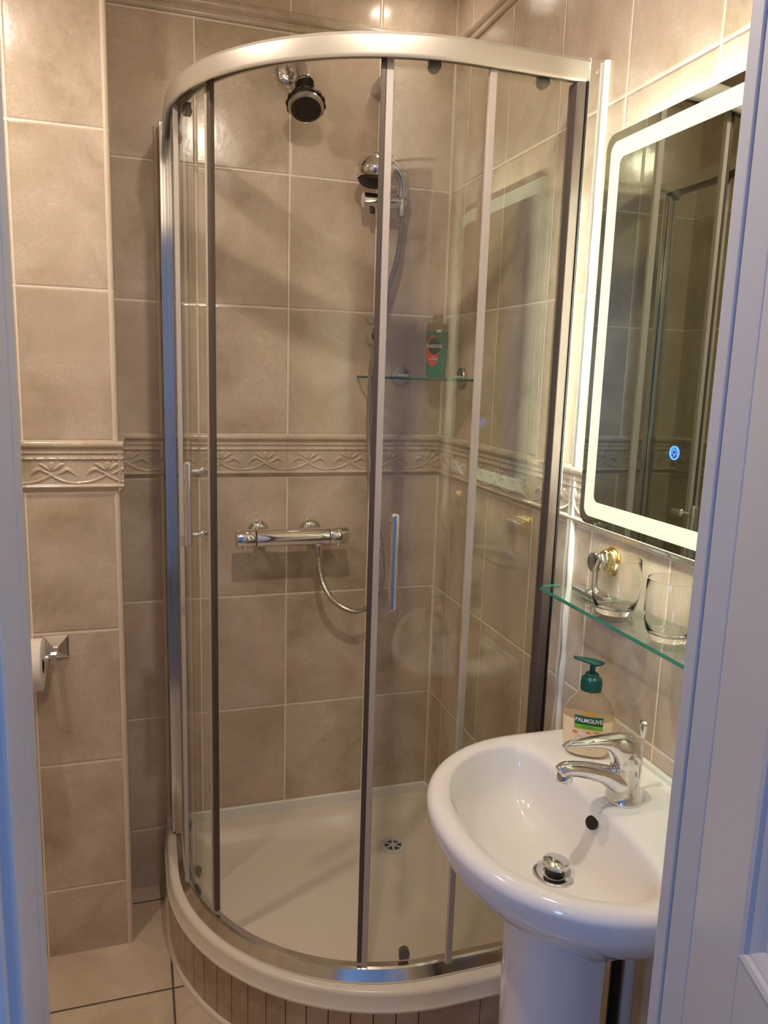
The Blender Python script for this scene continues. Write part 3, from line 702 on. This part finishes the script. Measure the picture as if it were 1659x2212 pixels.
def bottle_loops(c, prof, X, n=40, e=2.6):
    # prof: (z, half width, half depth)
    X = Vector(X).normalized(); Y = Vector((0, 0, 1)).cross(X); L = []
    for z, a, b in prof:
        l = []
        for i in range(n):
            t = 2*PI*i/n; ct, st_ = math.cos(t), math.sin(t)
            l.append(Vector(c)+X*(a*math.copysign(abs(ct)**(2/e), ct))+Y*(b*math.copysign(abs(st_)**(2/e), st_))+Vector((0, 0, z)))
        L.append(l)
    return L
# green shower gel bottle
bc = Vector((-0.060, -0.098, 1.4470)); bX = Vector((0.90, -0.28, 0)).normalized(); bN = bX.cross(Vector((0, 0, 1)))
gel = root('shower_gel_bottle', tuple(bc), 'green shower gel bottle standing on the corner glass shelf', 'bottle')
prof = [(0.0, .019, .011), (0.001, .0235, .014), (0.006, .0255, .0155), (0.05, .0275, .0170), (0.09, .0290, .0175), (0.125, .0295, .0175), (0.136, .0290, .017), (0.141, .025, .0155), (0.143, .0145, .013)]
GEL = simple('green gel', (0.0, 0.20, 0.12, 1), 0.12, coat=0.3); CLP = simple('clear grey plastic', srgb(196, 186, 170), 0.15, trans=0.75, ior=1.15)
MB().loops(bottle_loops(bc, [p for p in prof if p[0] < 0.118]+[(0.118, .0293, .0174)], bX), cap0=True, cap1=True).build('bottle_body', GEL, gel)
MB().loops(bottle_loops(bc, [(0.1181, .0293, .0174)]+prof[5:], bX), cap1=True).build('bottle_shoulder', CLP, gel, label='clear upper part above the gel')
MB().lathe([(0.0135, 0.143), (0.0135, 0.163), (0.012, 0.165), (0, 0.165)], bc, (0, 0, 1), 28).build('flip_cap', simple('frosted cap', srgb(205, 195, 180), 0.25, trans=0.5, ior=1.1), gel)
f = bc+bN*0.0178
patch(ell(-0.012, 0.070, 0.0165, 0.042), f, bX, (0, 0, 1), simple('coral print', srgb(205, 70, 62), 0.4), gel, 'label_shape')
patch(ell(0.002, 0.115, 0.013, 0.014), f, bX, (0, 0, 1), simple('leaf print', srgb(40, 110, 60), 0.4), gel, 'label_leaf')
patch(ell(-0.008, 0.082, 0.0155, 0.022), f+bN*0.0003, bX, (0, 0, 1), simple('dark disc print', srgb(18, 50, 46), 0.4), gel, 'label_disc')
text('RADOX', 0.0115, f+bN*0.0009+bX*-0.008+Vector((0, 0, 0.082)), bX, (0, 0, 1), WHITE, gel, bold=0.0003)
text('FEEL', 0.0042, f+bN*0.0007+bX*-0.010+Vector((0, 0, 0.055)), bX, (0, 0, 1), WHITE, gel)
text('REFRESHED', 0.0058, f+bN*0.0007+bX*-0.010+Vector((0, 0, 0.049)), bX, (0, 0, 1), WHITE, gel, squeeze=0.8)
patch(rounded(-0.004, 0.118, 0.010, 0.126, 0.002), f+bN*0.0004, bX, (0, 0, 1), WHITE, gel, 'label_tab')

# ------------------------------------------------------------------ LED mirror
MX = -0.038; my0, my1, mz0, mz1 = -1.315, -0.815, 1.192, 1.868
mir = root('wall_mirror', (MX/2, -1.065, mz0), 'rectangular backlit mirror with glowing white border on right wall', 'mirror')
def ring(o_, i_, x, th, name, mat, par, label=None):
    a = [(x, y, z) for y, z in rounded(my0+o_, mz0+o_, my1-o_, mz1-o_, 0.022-o_*0.3)]; b = [(x, y, z) for y, z in rounded(my0+i_, mz0+i_, my1-i_, mz1-i_, max(0.004, 0.020-i_*0.18))]
    c = [(x+th, p[1], p[2]) for p in b]; d = [(x+th, p[1], p[2]) for p in a]
    return MB().loops([a, b, c, d, a]).build(name, mat, par, smooth=0, label=label)
ring(0, 0.0145, MX, 0.005, 'outer_glass', M['silver'], mir)
ring(0.0145, 0.043, MX-0.0003, 0.005, 'light_band', M['frost'], mir, 'glowing frosted band')
mpts = rounded(my0+0.043, mz0+0.043, my1-0.043, mz1-0.043, 0.010)
MB().loops([[(MX, y, z) for y, z in mpts], [(MX+0.005, y, z) for y, z in mpts]], cap0=True, cap1=True).build('mirror_glass', M['silver'], mir, smooth=0)
mb = MB(); mb.box((-0.033, my0+0.035, mz0+0.035), (-0.001, my1-0.035, mz1-0.035)); mb.build('backing_box', M['paint'], mir)
gl = MB(); e = 0.0012
gl.loops([[(x, y, z) for y, z in rounded(my0, mz0, my1, mz1, 0.022)] for x in (MX+0.0052, MX+0.0062)], cap0=True, cap1=True); gl.build('back_paint', M['black'], mir, smooth=0)
mb = MB()
def led(y, z): mb.box((-0.026, y-0.0022, z-0.0022), (-0.016, y+0.0022, z+0.0022))
for side in range(4):
    mb = MB()
    if side < 2:
        for z in np.arange(mz0+0.045, mz1-0.045, 0.0155): led((my1-0.032, my0+0.032)[side], z)
    else:
        for y in np.arange(my0+0.045, my1-0.045, 0.0155): led(y, (mz0+0.032, mz1-0.032)[side-2])
    mb.build('led_strip', M['led'], mir, smooth=0)
bt = (MX-0.0007, -1.069, 1.346)
sw = MB().lathe([(0.0088, 0), (0.0088, 0.0005), (0.0108, 0.0005), (0.0108, 0)], bt, (-1, 0, 0), 40); sw.add([], []); sw = sw.build('touch_switch', M['blue'], mir, smooth=0)
mb = MB()
for k in range(9):
    t = -0.35+k*(PI+0.7)/8; d = Vector((0, math.cos(t), math.sin(t))); mb.obox(Vector(bt)+d*0.0055+Vector((-0.0003, 0, 0)), (d, (1, 0, 0), d.cross(Vector((1, 0, 0)))), (0.0018, 0.0002, 0.00035))
mb.obox(Vector(bt)+Vector((-0.0003, 0, -0.0035)), ((0, 0, 1), (1, 0, 0), (0, 1, 0)), (0.0028, 0.0002, 0.0007)); mb.build('lamp_symbol', M['blue'], mir, smooth=0)

# ------------------------------------------------------------------ glass shelf under the mirror with tumblers
gs = root('glass_shelf', (-0.05, -1.04, 1.055), 'clear glass shelf with green edge below the mirror', 'shelf')
sp = [(-0.001, -1.34), (-0.1, -1.34), (-0.1, -0.80), (-0.088, -0.786), (-0.001, -0.786)]
plate(sp, 1.0545, 1.0605).build('glass_plate', M['shelf'], gs, smooth=0)
MB().tube([(-0.1, -1.34, 1.0575), (-0.1, -0.80, 1.0575), (-0.088, -0.786, 1.0575), (-0.05, -0.786, 1.0575)], 0.0033, n=4).build('cut_edge', M['edge_green'], gs, smooth=0, label='green cut edge')
for y in (-0.878, -1.25):
    hz = 1.126
    b = MB().lathe([(0, 0), (0.0265, 0), (0.0265, 0.002), (0.024, 0.0035), (0.0255, 0.005), (0.0245, 0.007), (0.022, 0.008), (0.0235, 0.0105), (0.0225, 0.013), (0.020, 0.014), (0.0215, 0.0165), (0.020, 0.019), (0.016, 0.020)], (0, y, hz), (-1, 0, 0), 44).build('shelf_bracket', M['gold'], gs, label='ribbed gold wall rose')
    MB().lathe([(0.0155, 0.019), (0.0155, 0.028), (0.0125, 0.029), (0.0125, 0.034), (0.0165, 0.036), (0.0182, 0.039), (0.0178, 0.042), (0, 0.045)], (0, y, hz), (-1, 0, 0), 44).build('rose_cap', M['chrome'], b)
    MB().tube(smoothpath([(-0.034, y, hz-0.010), (-0.035, y, hz-0.030), (-0.036, y, hz-0.046), (-0.038, y, hz-0.060)], 6), [0.0075-0.0028*math.sin(PI*i/18) for i in range(19)], n=16).build('stem', M['chrome'], b)
    MB().lathe([(0, 0), (0.014, 0), (0.013, 0.003), (0.006, 0.009), (0, 0.009)], (-0.038, y, 1.0680), (0, 0, 1), 24).build('stem_foot', M['chrome'], b)
    mb = MB(); mb.box((-0.050, y-0.052, 1.0606), (-0.028, y+0.052, 1.0690)); mb.build('clamp_bar', M['chrome'], b, bevel=0.003)
    mb = MB(); mb.box((-0.050, y-0.052, 1.0465), (-0.001, y+0.052, 1.0544)); mb.build('clamp_base', M['chrome'], b, bevel=0.003)
def tumbler(x, y, label):
    z = 1.0607
    pr = [(0, 0.0), (0.027, 0.0), (0.0295, 0.0015), (0.0315, 0.006), (0.0365, 0.018), (0.0395, 0.033), (0.0405, 0.050), (0.0402, 0.075), (0.0392, 0.094), (0.0388, 0.0955), (0.0380, 0.0955), (0.0378, 0.094), (0.0389, 0.075), (0.0392, 0.050), (0.0381, 0.033), (0.0348, 0.020), (0.0290, 0.012), (0.022, 0.0095), (0.010, 0.0088), (0, 0.0086)]
    o = MB().lathe(pr, (x, y, z), (0, 0, 1), 64).build('tumbler', M['clear'], smooth=60)
    setp(o, label, 'drinking glass', 'tumblers on the glass shelf')
tumbler(-0.054, -0.972, 'empty clear glass tumbler next to the gold shelf bracket')
tumbler(-0.050, -1.112, 'empty clear glass tumbler cut off by the white door frame')

# ------------------------------------------------------------------ wash basin
yc = -1.115; ZR = 0.800
basin = root('wash_basin', (-0.2, yc, 0.62), 'white ceramic wash basin on pedestal beside the shower', 'basin')
NB = 96
def outer(i, s=1.0, sy=None):
    sy = s if sy is None else sy
    t = 2*PI*i/NB; c, q = math.cos(t), math.sin(t)
    if c < 0: x = -0.172+0.246*(-(abs(c)**(2/2.15))); y = 0.257*math.copysign(abs(q)**(2/2.15), q)
    else: x = -0.172+min(0.172, 0.182*(abs(c)**(2/7))); y = 0.257*math.copysign(abs(q)**(2/3.4), q)
    cx = -0.172
    return (cx+(x-cx)*s, yc+y*sy)
def inner(i, s=1.0, cx2=None):
    t = 2*PI*i/NB; c, q = math.cos(t), math.sin(t)
    if c < 0: x = -0.178*(abs(c)**(2/2.2)); y = 0.212*math.copysign(abs(q)**(2/2.2), q)
    else: x = 0.048*(abs(c)**(2/2.6)); y = 0.212*math.copysign(abs(q)**(2/2.2), q)
    return x, y
L = []
# underside from the pedestal up to the rim
for s, z in ((0.36, .60), (0.42, .628), (0.54, .652), (0.68, .677), (0.80, .702), (0.90, .728), (0.96, .749), (0.992, .768), (1.0, .784)):
    l = []
    for i in range(NB):
        x, y = outer(i, s); 
        # back stays near the wall
        xw = outer(i)[0]
        l.append((x if x < -0.172 else -0.172+(x+0.172)*1.0, y, z))
    L.append(l)
for ins, z in ((0.0, .789), (0.003, .795), (0.009, .8), (0.017, .802)):
    L.append([((lambda p: (p[0] if p[0] > -0.004 else p[0], p[1], z))(outer(i, 1-ins/0.25))) for i in range(NB)])
# inner rim to bowl
def blend(i, a): 
    ox, oy = outer(i, 1-0.020/0.25); ix, iy = inner(i); ix += -0.200; iy += yc
    return ox+(ix-ox)*a, oy+(iy-oy)*a
for a, z in ((0.35, .8015), (0.75, .799), (0.93, .797)):
    L.append([(*blend(i, a), z) for i in range(NB)])
WX, WY, WZ = -0.222, yc, 0.690
bow = [(1.0, 0, .793), (0.975, .02, .785), (0.945, .05, .772), (0.90, .12, .752), (0.83, .22, .732), (0.73, .36, .716), (0.60, .52, .705), (0.45, .7, .698), (0.30, .85, .6935), (0.14, 1.0, .6905)]
for s, m, z in bow:
    l = []
    for i in range(NB):
        ix, iy = inner(i)
        l.append((-0.200*(1-m)+WX*m+ix*s, yc+iy*s, z))
    L.append(l)
mb = MB(); mb.loops(L, cap0=True, cap1=True)
bw = mb.build('bowl', M['ceramic'], basin, smooth=180)
MB().box((-0.010, yc-0.245, 0.780), (0.0, yc+0.245, 0.812)).build('wall_sealant', M['seal'], basin, bevel=0.005)
# overflow
oc = Vector((-0.1600, yc+0.003, 0.7665)); on_ = Vector((-0.80, 0, 0.6)).normalized()
MB().lathe([(0.0, 0.0), (0.0125, 0.0), (0.0145, 0.0015), (0.0135, 0.0022), (0.0, 0.0022)], oc-on_*0.001, on_, 30, 1.0, 0.72).build('overflow_hole', M['black'], basin)
# pop-up waste
ws = MB().lathe([(0.0, 0.0), (0.017, 0.0), (0.019, 0.004), (0.030, 0.0065), (0.034, 0.0055), (0.035, 0.003)], (WX, WY, 0.688), (0, 0, 1), 48).build('waste_flange', M['chrome'], basin)
MB().lathe([(0.015, 0.0), (0.015, 0.018), (0, 0.018)], (WX, WY, 0.691), (0, 0, 1), 36).build('plug_neck', M['black'], basin)
MB().lathe([(0.017, 0.012), (0.0205, 0.014), (0.0215, 0.018), (0.020, 0.021), (0.012, 0.0235), (0, 0.0245)], (WX, WY, 0.693), (0.05, -0.02, 1), 44).build('plug_cap', M['chrome'], basin)
# pedestal: U shell
ped = root('basin_pedestal', (-0.2, yc, 0), 'white ceramic pedestal standing under the wash basin', 'pedestal')
L = []
for z, k in ((0.0, 1.12), (0.02, 1.10), (0.06, 1.0), (0.3, 0.96), (0.52, 0.97), (0.62, 1.0), (0.652, 1.02)):
    r = 0.090*k; cx = -0.205; o_ = []; i_ = []
    for t in np.linspace(PI/2, 1.5*PI, 32): o_.append((cx+r*math.cos(t), yc+r*math.sin(t), z)); i_.append((cx+(r-.012)*math.cos(t), yc+(r-.012)*math.sin(t), z))
    o_ = [(cx+0.025, yc+r, z)]+o_+[(cx+0.025, yc-r, z)]; i_ = [(cx+0.025, yc+r-.012, z)]+i_+[(cx+0.025, yc-r+.012, z)]
    zt = z
    L.append(o_+i_[::-1])
for l in L[-1:]:
    pass
MB().loops(L, cap0=True, cap1=True).build('pedestal_column', M['ceramic'], ped, smooth=50)
pipe = root('supply_pipe', (-0.10, -1.126, 0), 'black supply pipe with compression nut behind the basin pedestal', 'pipe')
MB().cyl((-0.100, -1.127, 0), (-0.100, -1.127, 0.66), 0.0095, n=20).build('pipe_run', M['black'], pipe)
mb = MB(); mb.cyl((-0.100, -1.127, 0.600), (-0.100, -1.127, 0.640), 0.0145, n=6); mb.cyl((-0.112, -1.140, 0.625), (-0.100, -1.127, 0.625), 0.009, n=12); mb.build('compression_nut', M['dark_plastic'], pipe, smooth=20)
o = MB().cyl((-0.070, -1.118, 0), (-0.070, -1.118, 0.66), 0.0125, n=24).build('waste_pipe', M['acrylic'])
setp(o, 'cream plastic waste pipe rising behind the pedestal, right of the black pipe', 'pipe')

# tap
TX, TY = -0.104, yc+0.004
tap = root('basin_tap', (TX, TY, 0.797), 'chrome single lever mixer tap on the wash basin', 'tap')
MB().lathe([(0, 0), (0.0285, 0), (0.029, 0.002), (0.0275, 0.006), (0.0262, 0.008)], (TX, TY, 0.799), (0, 0, 1), 44).build('base_ring', M['chrome'], tap)
# body: leaning slightly, ovalised, tapering
L = []
for h, r, ox in ((0.007, .0285, 0), (0.012, .0272, 0), (0.02, .0250, -0.001), (0.03, .0228, -0.002), (0.043, .0208, -0.004), (0.057, .0200, -0.005)):
    L.append([(TX+ox+r*1.05*math.cos(2*PI*i/40), TY+r*math.sin(2*PI*i/40), 0.799+h) for i in range(40)])
MB().loops(L, cap0=True, cap1=True).build('body', M['chrome'], tap, smooth=60)
sp_ = smoothpath([(TX+0.003, TY, 0.824), (TX-0.018, TY, 0.834), (TX-0.040, TY, 0.8465), (TX-0.072, TY, 0.8575), (TX-0.098, TY, 0.8635), (TX-0.112, TY, 0.8640), (TX-0.121, TY, 0.859)], 8)
rr_ = [np.interp(i/(len(sp_)-1), [0, .15, .35, .6, .85, .95, 1], [.0235, .0205, .0150, .0122, .0118, .0112, .0075]) for i in range(len(sp_))]
MB().tube(sp_, rr_, n=28).build('spout', M['chrome'], tap, smooth=180)
MB().lathe([(0, -0.004), (0.0105, -0.004), (0.0122, 0.0), (0.0122, 0.013), (0.0105, 0.0145), (0.009, 0.013), (0, 0.012)], (TX-0.110, TY, 0.8585), (-0.12, 0, -1), 32).build('aerator', M['chrome'], tap)
L = []
for k in range(40):
    s = k/39
    cx = np.interp(s, [0, .08, .25, .42, .5, .62, .8, 1], [TX+0.017, TX+0.014, TX+0.000, TX-0.018, TX-0.027, TX-0.048, TX-0.082, TX-0.118])
    top = np.interp(s, [0, .05, .10, .18, .28, .40, .55, .8, .96, 1], [.872, .886, .895, .904, .910, .913, .9125, .9105, .9085, .904])
    bot = np.interp(s, [0, .05, .44, .48, .52, .58, .7, .85, .96, 1], [.862, .857, .856, .864, .878, .889, .896, .9, .9005, .902])
    hw = np.interp(s, [0, .04, .12, .25, .38, .5, .65, .85, .96, 1], [.005, .012, .0195, .0212, .0195, .0155, .0125, .0095, .0065, .003])
    zc_ = (top+bot)/2; hh = (top-bot)/2
    L.append([(cx, TY+hw*math.copysign(abs(math.cos(t))**0.8, math.cos(t)), zc_+hh*math.copysign(abs(math.sin(t))**0.9, math.sin(t))) for t in np.linspace(0, 2*PI, 32, endpoint=False)])
MB().loops(L, cap0=True, cap1=True).build('lever', M['chrome'], tap, smooth=180)
MB().lathe([(0.0195, 0.0555), (0.0212, 0.058), (0.0214, 0.070), (0.0208, 0.084), (0.0185, 0.096), (0.012, 0.105), (0, 0.108)], (TX-0.004, TY, 0.799), (0, 0, 1), 44).build('lever_dome', M['chrome'], tap, smooth=180)
MB().lathe([(0.0203, 0.054), (0.0215, 0.0552), (0.0215, 0.0580), (0.0203, 0.0592)], (TX-0.005, TY, 0.799), (0, 0, 1), 40).build('joint_ring', M['chrome'], tap)
rx, ry = -0.066, yc+0.020
MB().cyl((rx, ry, 0.798), (rx, ry, 0.900), 0.0026, n=14).build('pull_rod', M['chrome'], tap)
MB().lathe([(0.0026, 0.890), (0.004, 0.893), (0.0078, 0.912), (0.0072, 0.917), (0.004, 0.920), (0, 0.9205)], (rx, ry, 0), (0, 0, 1), 8).build('pull_knob', M['chrome'], tap, smooth=20)

# liquid soap bottle
sc_ = Vector((-0.083, -0.966, 0.8022)); sX = Vector((0.72, -0.69, 0)).normalized(); sX = Vector((0.80, -0.60, 0)).normalized(); sN = sX.cross(Vector((0, 0, 1)))
soap = root('soap_dispenser', tuple(sc_), 'pump bottle of pale hand soap with dark green pump on the basin corner', 'soap bottle')
pf = [(0.0, .030, .014), (0.002, .034, .0185), (0.008, .0375, .0215), (0.025, .0415, .0235), (0.045, .0435, .0245), (0.065, .0440, .0248), (0.082, .0420, .0240), (0.096, .036, .0225), (0.106, .0275, .020), (0.113, .019, .0165), (0.118, .0155, .0150)]
SO = simple('cream soap', srgb(246, 220, 174), 0.25, coat=0.5); CL2 = simple('clear bottle plastic', srgb(245, 235, 215), 0.08, trans=0.9, ior=1.12)
def interp(z): return [float(np.interp(z, [p[0] for p in pf], [p[j] for p in pf])) for j in (1, 2)]
zs = 0.070
MB().loops(bottle_loops(sc_, [p for p in pf if p[0] < zs]+[(zs, *interp(zs))], sX, e=2.3), cap0=True, cap1=True).build('bottle_body', SO, soap, smooth=60)
MB().loops(bottle_loops(sc_, [(zs+0.0002, *interp(zs))]+[p for p in pf if p[0] > zs], sX, e=2.3)).build('bottle_shoulder', CL2, soap, smooth=60, label='clear empty upper part')
MB().cyl(sc_+Vector((0, 0, zs)), sc_+Vector((0, 0, 0.120)), 0.0028, n=12).build('dip_tube', SO, soap)
GRN = simple('dark green plastic', srgb(8, 78, 70), 0.28)
MB().lathe([(0.0165, 0.119), (0.0182, 0.119), (0.0186, 0.121), (0.0186, 0.134), (0.017, 0.140), (0.012, 0.144), (0.012, 0.147), (0.0105, 0.149), (0, 0.149)], sc_, (0, 0, 1), 36).build('collar', GRN, soap)
MB().cyl(sc_+Vector((0, 0, 0.147)), sc_+Vector((0, 0, 0.166)), 0.0048, n=20).build('pump_stem', GRN, soap)
L = []; hd = Vector((-0.80, 0.56, 0)).normalized(); hd = Vector((-0.93, 0.36, 0)).normalized(); hs_ = hd.cross(Vector((0, 0, 1)))
for k in range(24):
    s = k/23; d = -0.020+s*0.053
    hw = np.interp(s, [0, .06, .2, .4, .6, .9, 1], [.002, .008, .0135, .0145, .010, .0055, .005]); tz = np.interp(s, [0, .2, .4, .7, 1], [.1695, .1725, .174, .1765, .1785]); bz = np.interp(s, [0, .15, .35, .6, 1], [.167, .1645, .163, .168, .1735])
    L.append([sc_+hd*d+hs_*(hw*math.cos(t))+Vector((0, 0, (tz+bz)/2+(tz-bz)/2*math.sin(t))) for t in np.linspace(0, 2*PI, 20, endpoint=False)])
MB().loops(L, cap0=True, cap1=True).build('pump_head', GRN, soap, smooth=60)
# curved labels following the bottle surface
def surf(a, z, off):
    hw, hd_ = interp(z); ct = max(-0.98, min(0.98, a/hw)); st_ = (1-abs(ct)**2.3)**(1/2.3)
    return sc_+sX*a+sN*(hd_*st_+off)+Vector((0, 0, z))
def curved(a0, a1, z0f, z1f, off, mat, name):
    A = np.linspace(a0, a1, 16); L = []
    for k in range(5): L.append([surf(a, z0f(a)+(z1f(a)-z0f(a))*k/4, off) for a in A])
    return MB().loops(L, closed=False).build(name, mat, soap, smooth=60)
curved(-0.022, 0.026, lambda a: 0.0625, lambda a: 0.078, 0.0006, simple('label green', srgb(10, 84, 58), 0.35), 'label_band')
curved(-0.022, 0.026, lambda a: 0.0545, lambda a: 0.0625, 0.0006, simple('label lime', srgb(128, 186, 40), 0.35), 'label_band')
curved(-0.019, 0.021, lambda a: 0.080+0.0*a, lambda a: 0.0801+0.0055*math.sqrt(max(0, 1-((a-0.002)/0.012)**2)), 0.0006, simple('print orange', srgb(222, 150, 40), 0.4), 'label_arch')
for (a, z, w, h, c) in ((-0.020, .047, .009, .006, (235, 130, 70)), (-0.012, .051, .007, .004, (240, 225, 205)), (-0.007, .045, .010, .005, (240, 225, 215)), (0.003, .049, .010, .004, (238, 120, 50)), (0.016, .050, .012, .003, (236, 140, 60)), (0.010, .044, .008, .004, (245, 190, 110)), (-0.014, .041, .006, .004, (240, 200, 150))):
    curved(a-w/2, a+w/2, lambda q: z-h/2*math.sqrt(max(0, 1-((q-a)/(w/2+1e-6))**2)), lambda q: z+h/2*math.sqrt(max(0, 1-((q-a)/(w/2+1e-6))**2)), 0.0006, simple('label print', srgb(*c), 0.4), 'label_flower')
def ctext(body, size, a, z, mat, bold=0, squeeze=1):
    c = bpy.data.curves.new('lettering', 'FONT'); c.body = body; c.size = size; c.align_x = 'CENTER'; c.align_y = 'CENTER'; c.offset = bold
    o = bpy.data.objects.new('lettering', c); COL.objects.link(o); bpy.context.view_layer.update()
    me = bpy.data.meshes.new_from_object(o.evaluated_get(bpy.context.evaluated_depsgraph_get())); bpy.data.objects.remove(o)
    for v in me.vertices: v.co = surf(a+v.co.x*squeeze, z+v.co.y, 0.0011)
    me.materials.clear(); me.materials.append(mat)
    ob = bpy.data.objects.new('lettering', me); COL.objects.link(ob); ob.parent = soap; ob.matrix_parent_inverse = Matrix.Translation(-soap.location)
    return ob
ctext('PALMOLIVE', 0.0098, 0.002, 0.0705, WHITE, 0.0002, 0.92)
ctext('NATURALS', 0.0052, 0.002, 0.0585, simple('print dark green', srgb(20, 80, 30), 0.4))
ctext('Milk & Honey', 0.0062, 0.002, 0.030, simple('print tan', srgb(226, 140, 70), 0.4))
ctext('Nourishing Hand Wash', 0.0042, 0.002, 0.023, simple('print brown', srgb(110, 80, 40), 0.4))
ctext('with vitamin E', 0.0030, 0.002, 0.018, simple('print brown', srgb(110, 80, 40), 0.4))

# ------------------------------------------------------------------ toilet roll and holder
th_ = root('toilet_roll_holder', (-1.02, -0.214, 0.79), 'chrome toilet roll holder with square wall plate on the left wall', 'toilet roll holder')
px, pz_ = -1.019, 0.808; L = []
for h, d in ((0.0265, 0), (0.0265, 0.004), (0.0245, 0.005), (0.0225, 0.006), (0.006, 0.021)):
    L.append([(px+a*h, -0.214-d, pz_+b*h) for a, b in ((-1, -1), (1, -1), (1, 1), (-1, 1))])
MB().loops(L, cap1=True).build('wall_plate', M['chrome'], th_, smooth=0)
mb = MB(); mb.obox((px, -0.248, pz_-0.004), ((1, 0, 0), (0, -1, -0.25), (0, -0.25, 1)), (0.0065, 0.022, 0.0065)); mb.obox((px-0.001, -0.272, pz_-0.008), ((1, 0, 0), (0, 1, 0), (0, 0, 1)), (0.0075, 0.009, 0.0115)); mb.build('arm', M['chrome'], th_, bevel=0.0015)
mb = MB(); mb.cyl((px-0.010, -0.272, pz_-0.008), (px-0.150, -0.272, pz_-0.008), 0.0080, n=28); mb.build('roll_spindle', M['chrome'], th_, bevel=0.002)
rc = (-0.272, pz_-0.008-0.0125)
tr_ = root('toilet_roll', (-1.09, rc[0], rc[1]-0.058), 'white toilet paper roll hanging on the chrome holder', 'toilet roll')
x0, x1 = -1.142, -1.042
MB().lathe([(0.0212, 0), (0.056, 0), (0.0585, 0.0015), (0.0585, 0.0985), (0.056, 0.1), (0.0212, 0.1), (0.0212, 0)], (x0, rc[0], rc[1]), (1, 0, 0), 64).build('paper', M['paper'], tr_, smooth=50)
MB().lathe([(0.0212, 0.0005), (0.0212, 0.0995), (0.0204, 0.0995), (0.0204, 0.0005), (0.0212, 0.0005)], (x0, rc[0], rc[1]), (1, 0, 0), 40).build('card_core', M['card'], tr_)

# ------------------------------------------------------------------ ceiling lights
for i, (x, y, p, z) in enumerate(LAMPS):
    c_ = root('ceiling_light', (x, y, ZC), ['round ceiling spotlight nearest the boxed left wall', 'round ceiling spotlight above the shower opening', 'small flat ceiling light over the shower corner'][i], 'ceiling light', 'ceiling lights')
    h = ZC-z-0.006
    MB().lathe([(0.032, -h), (0.037, -h-0.004), (0.042, -h), (0.042, 0), (0.0, 0), (0.0, -h+0.004)] if h > 0.05 else [(0.032, -h), (0.045, -h), (0.045, 0), (0, 0)], (x, y, ZC), (0, 0, 1), 36).build('lamp_housing', M['nickel'], c_)
    MB().lathe([(0, -h+0.001), (0.0325, -h+0.001)], (x, y, ZC), (0, 0, 1), 36).build('lamp_glass', M['lamp'], c_)
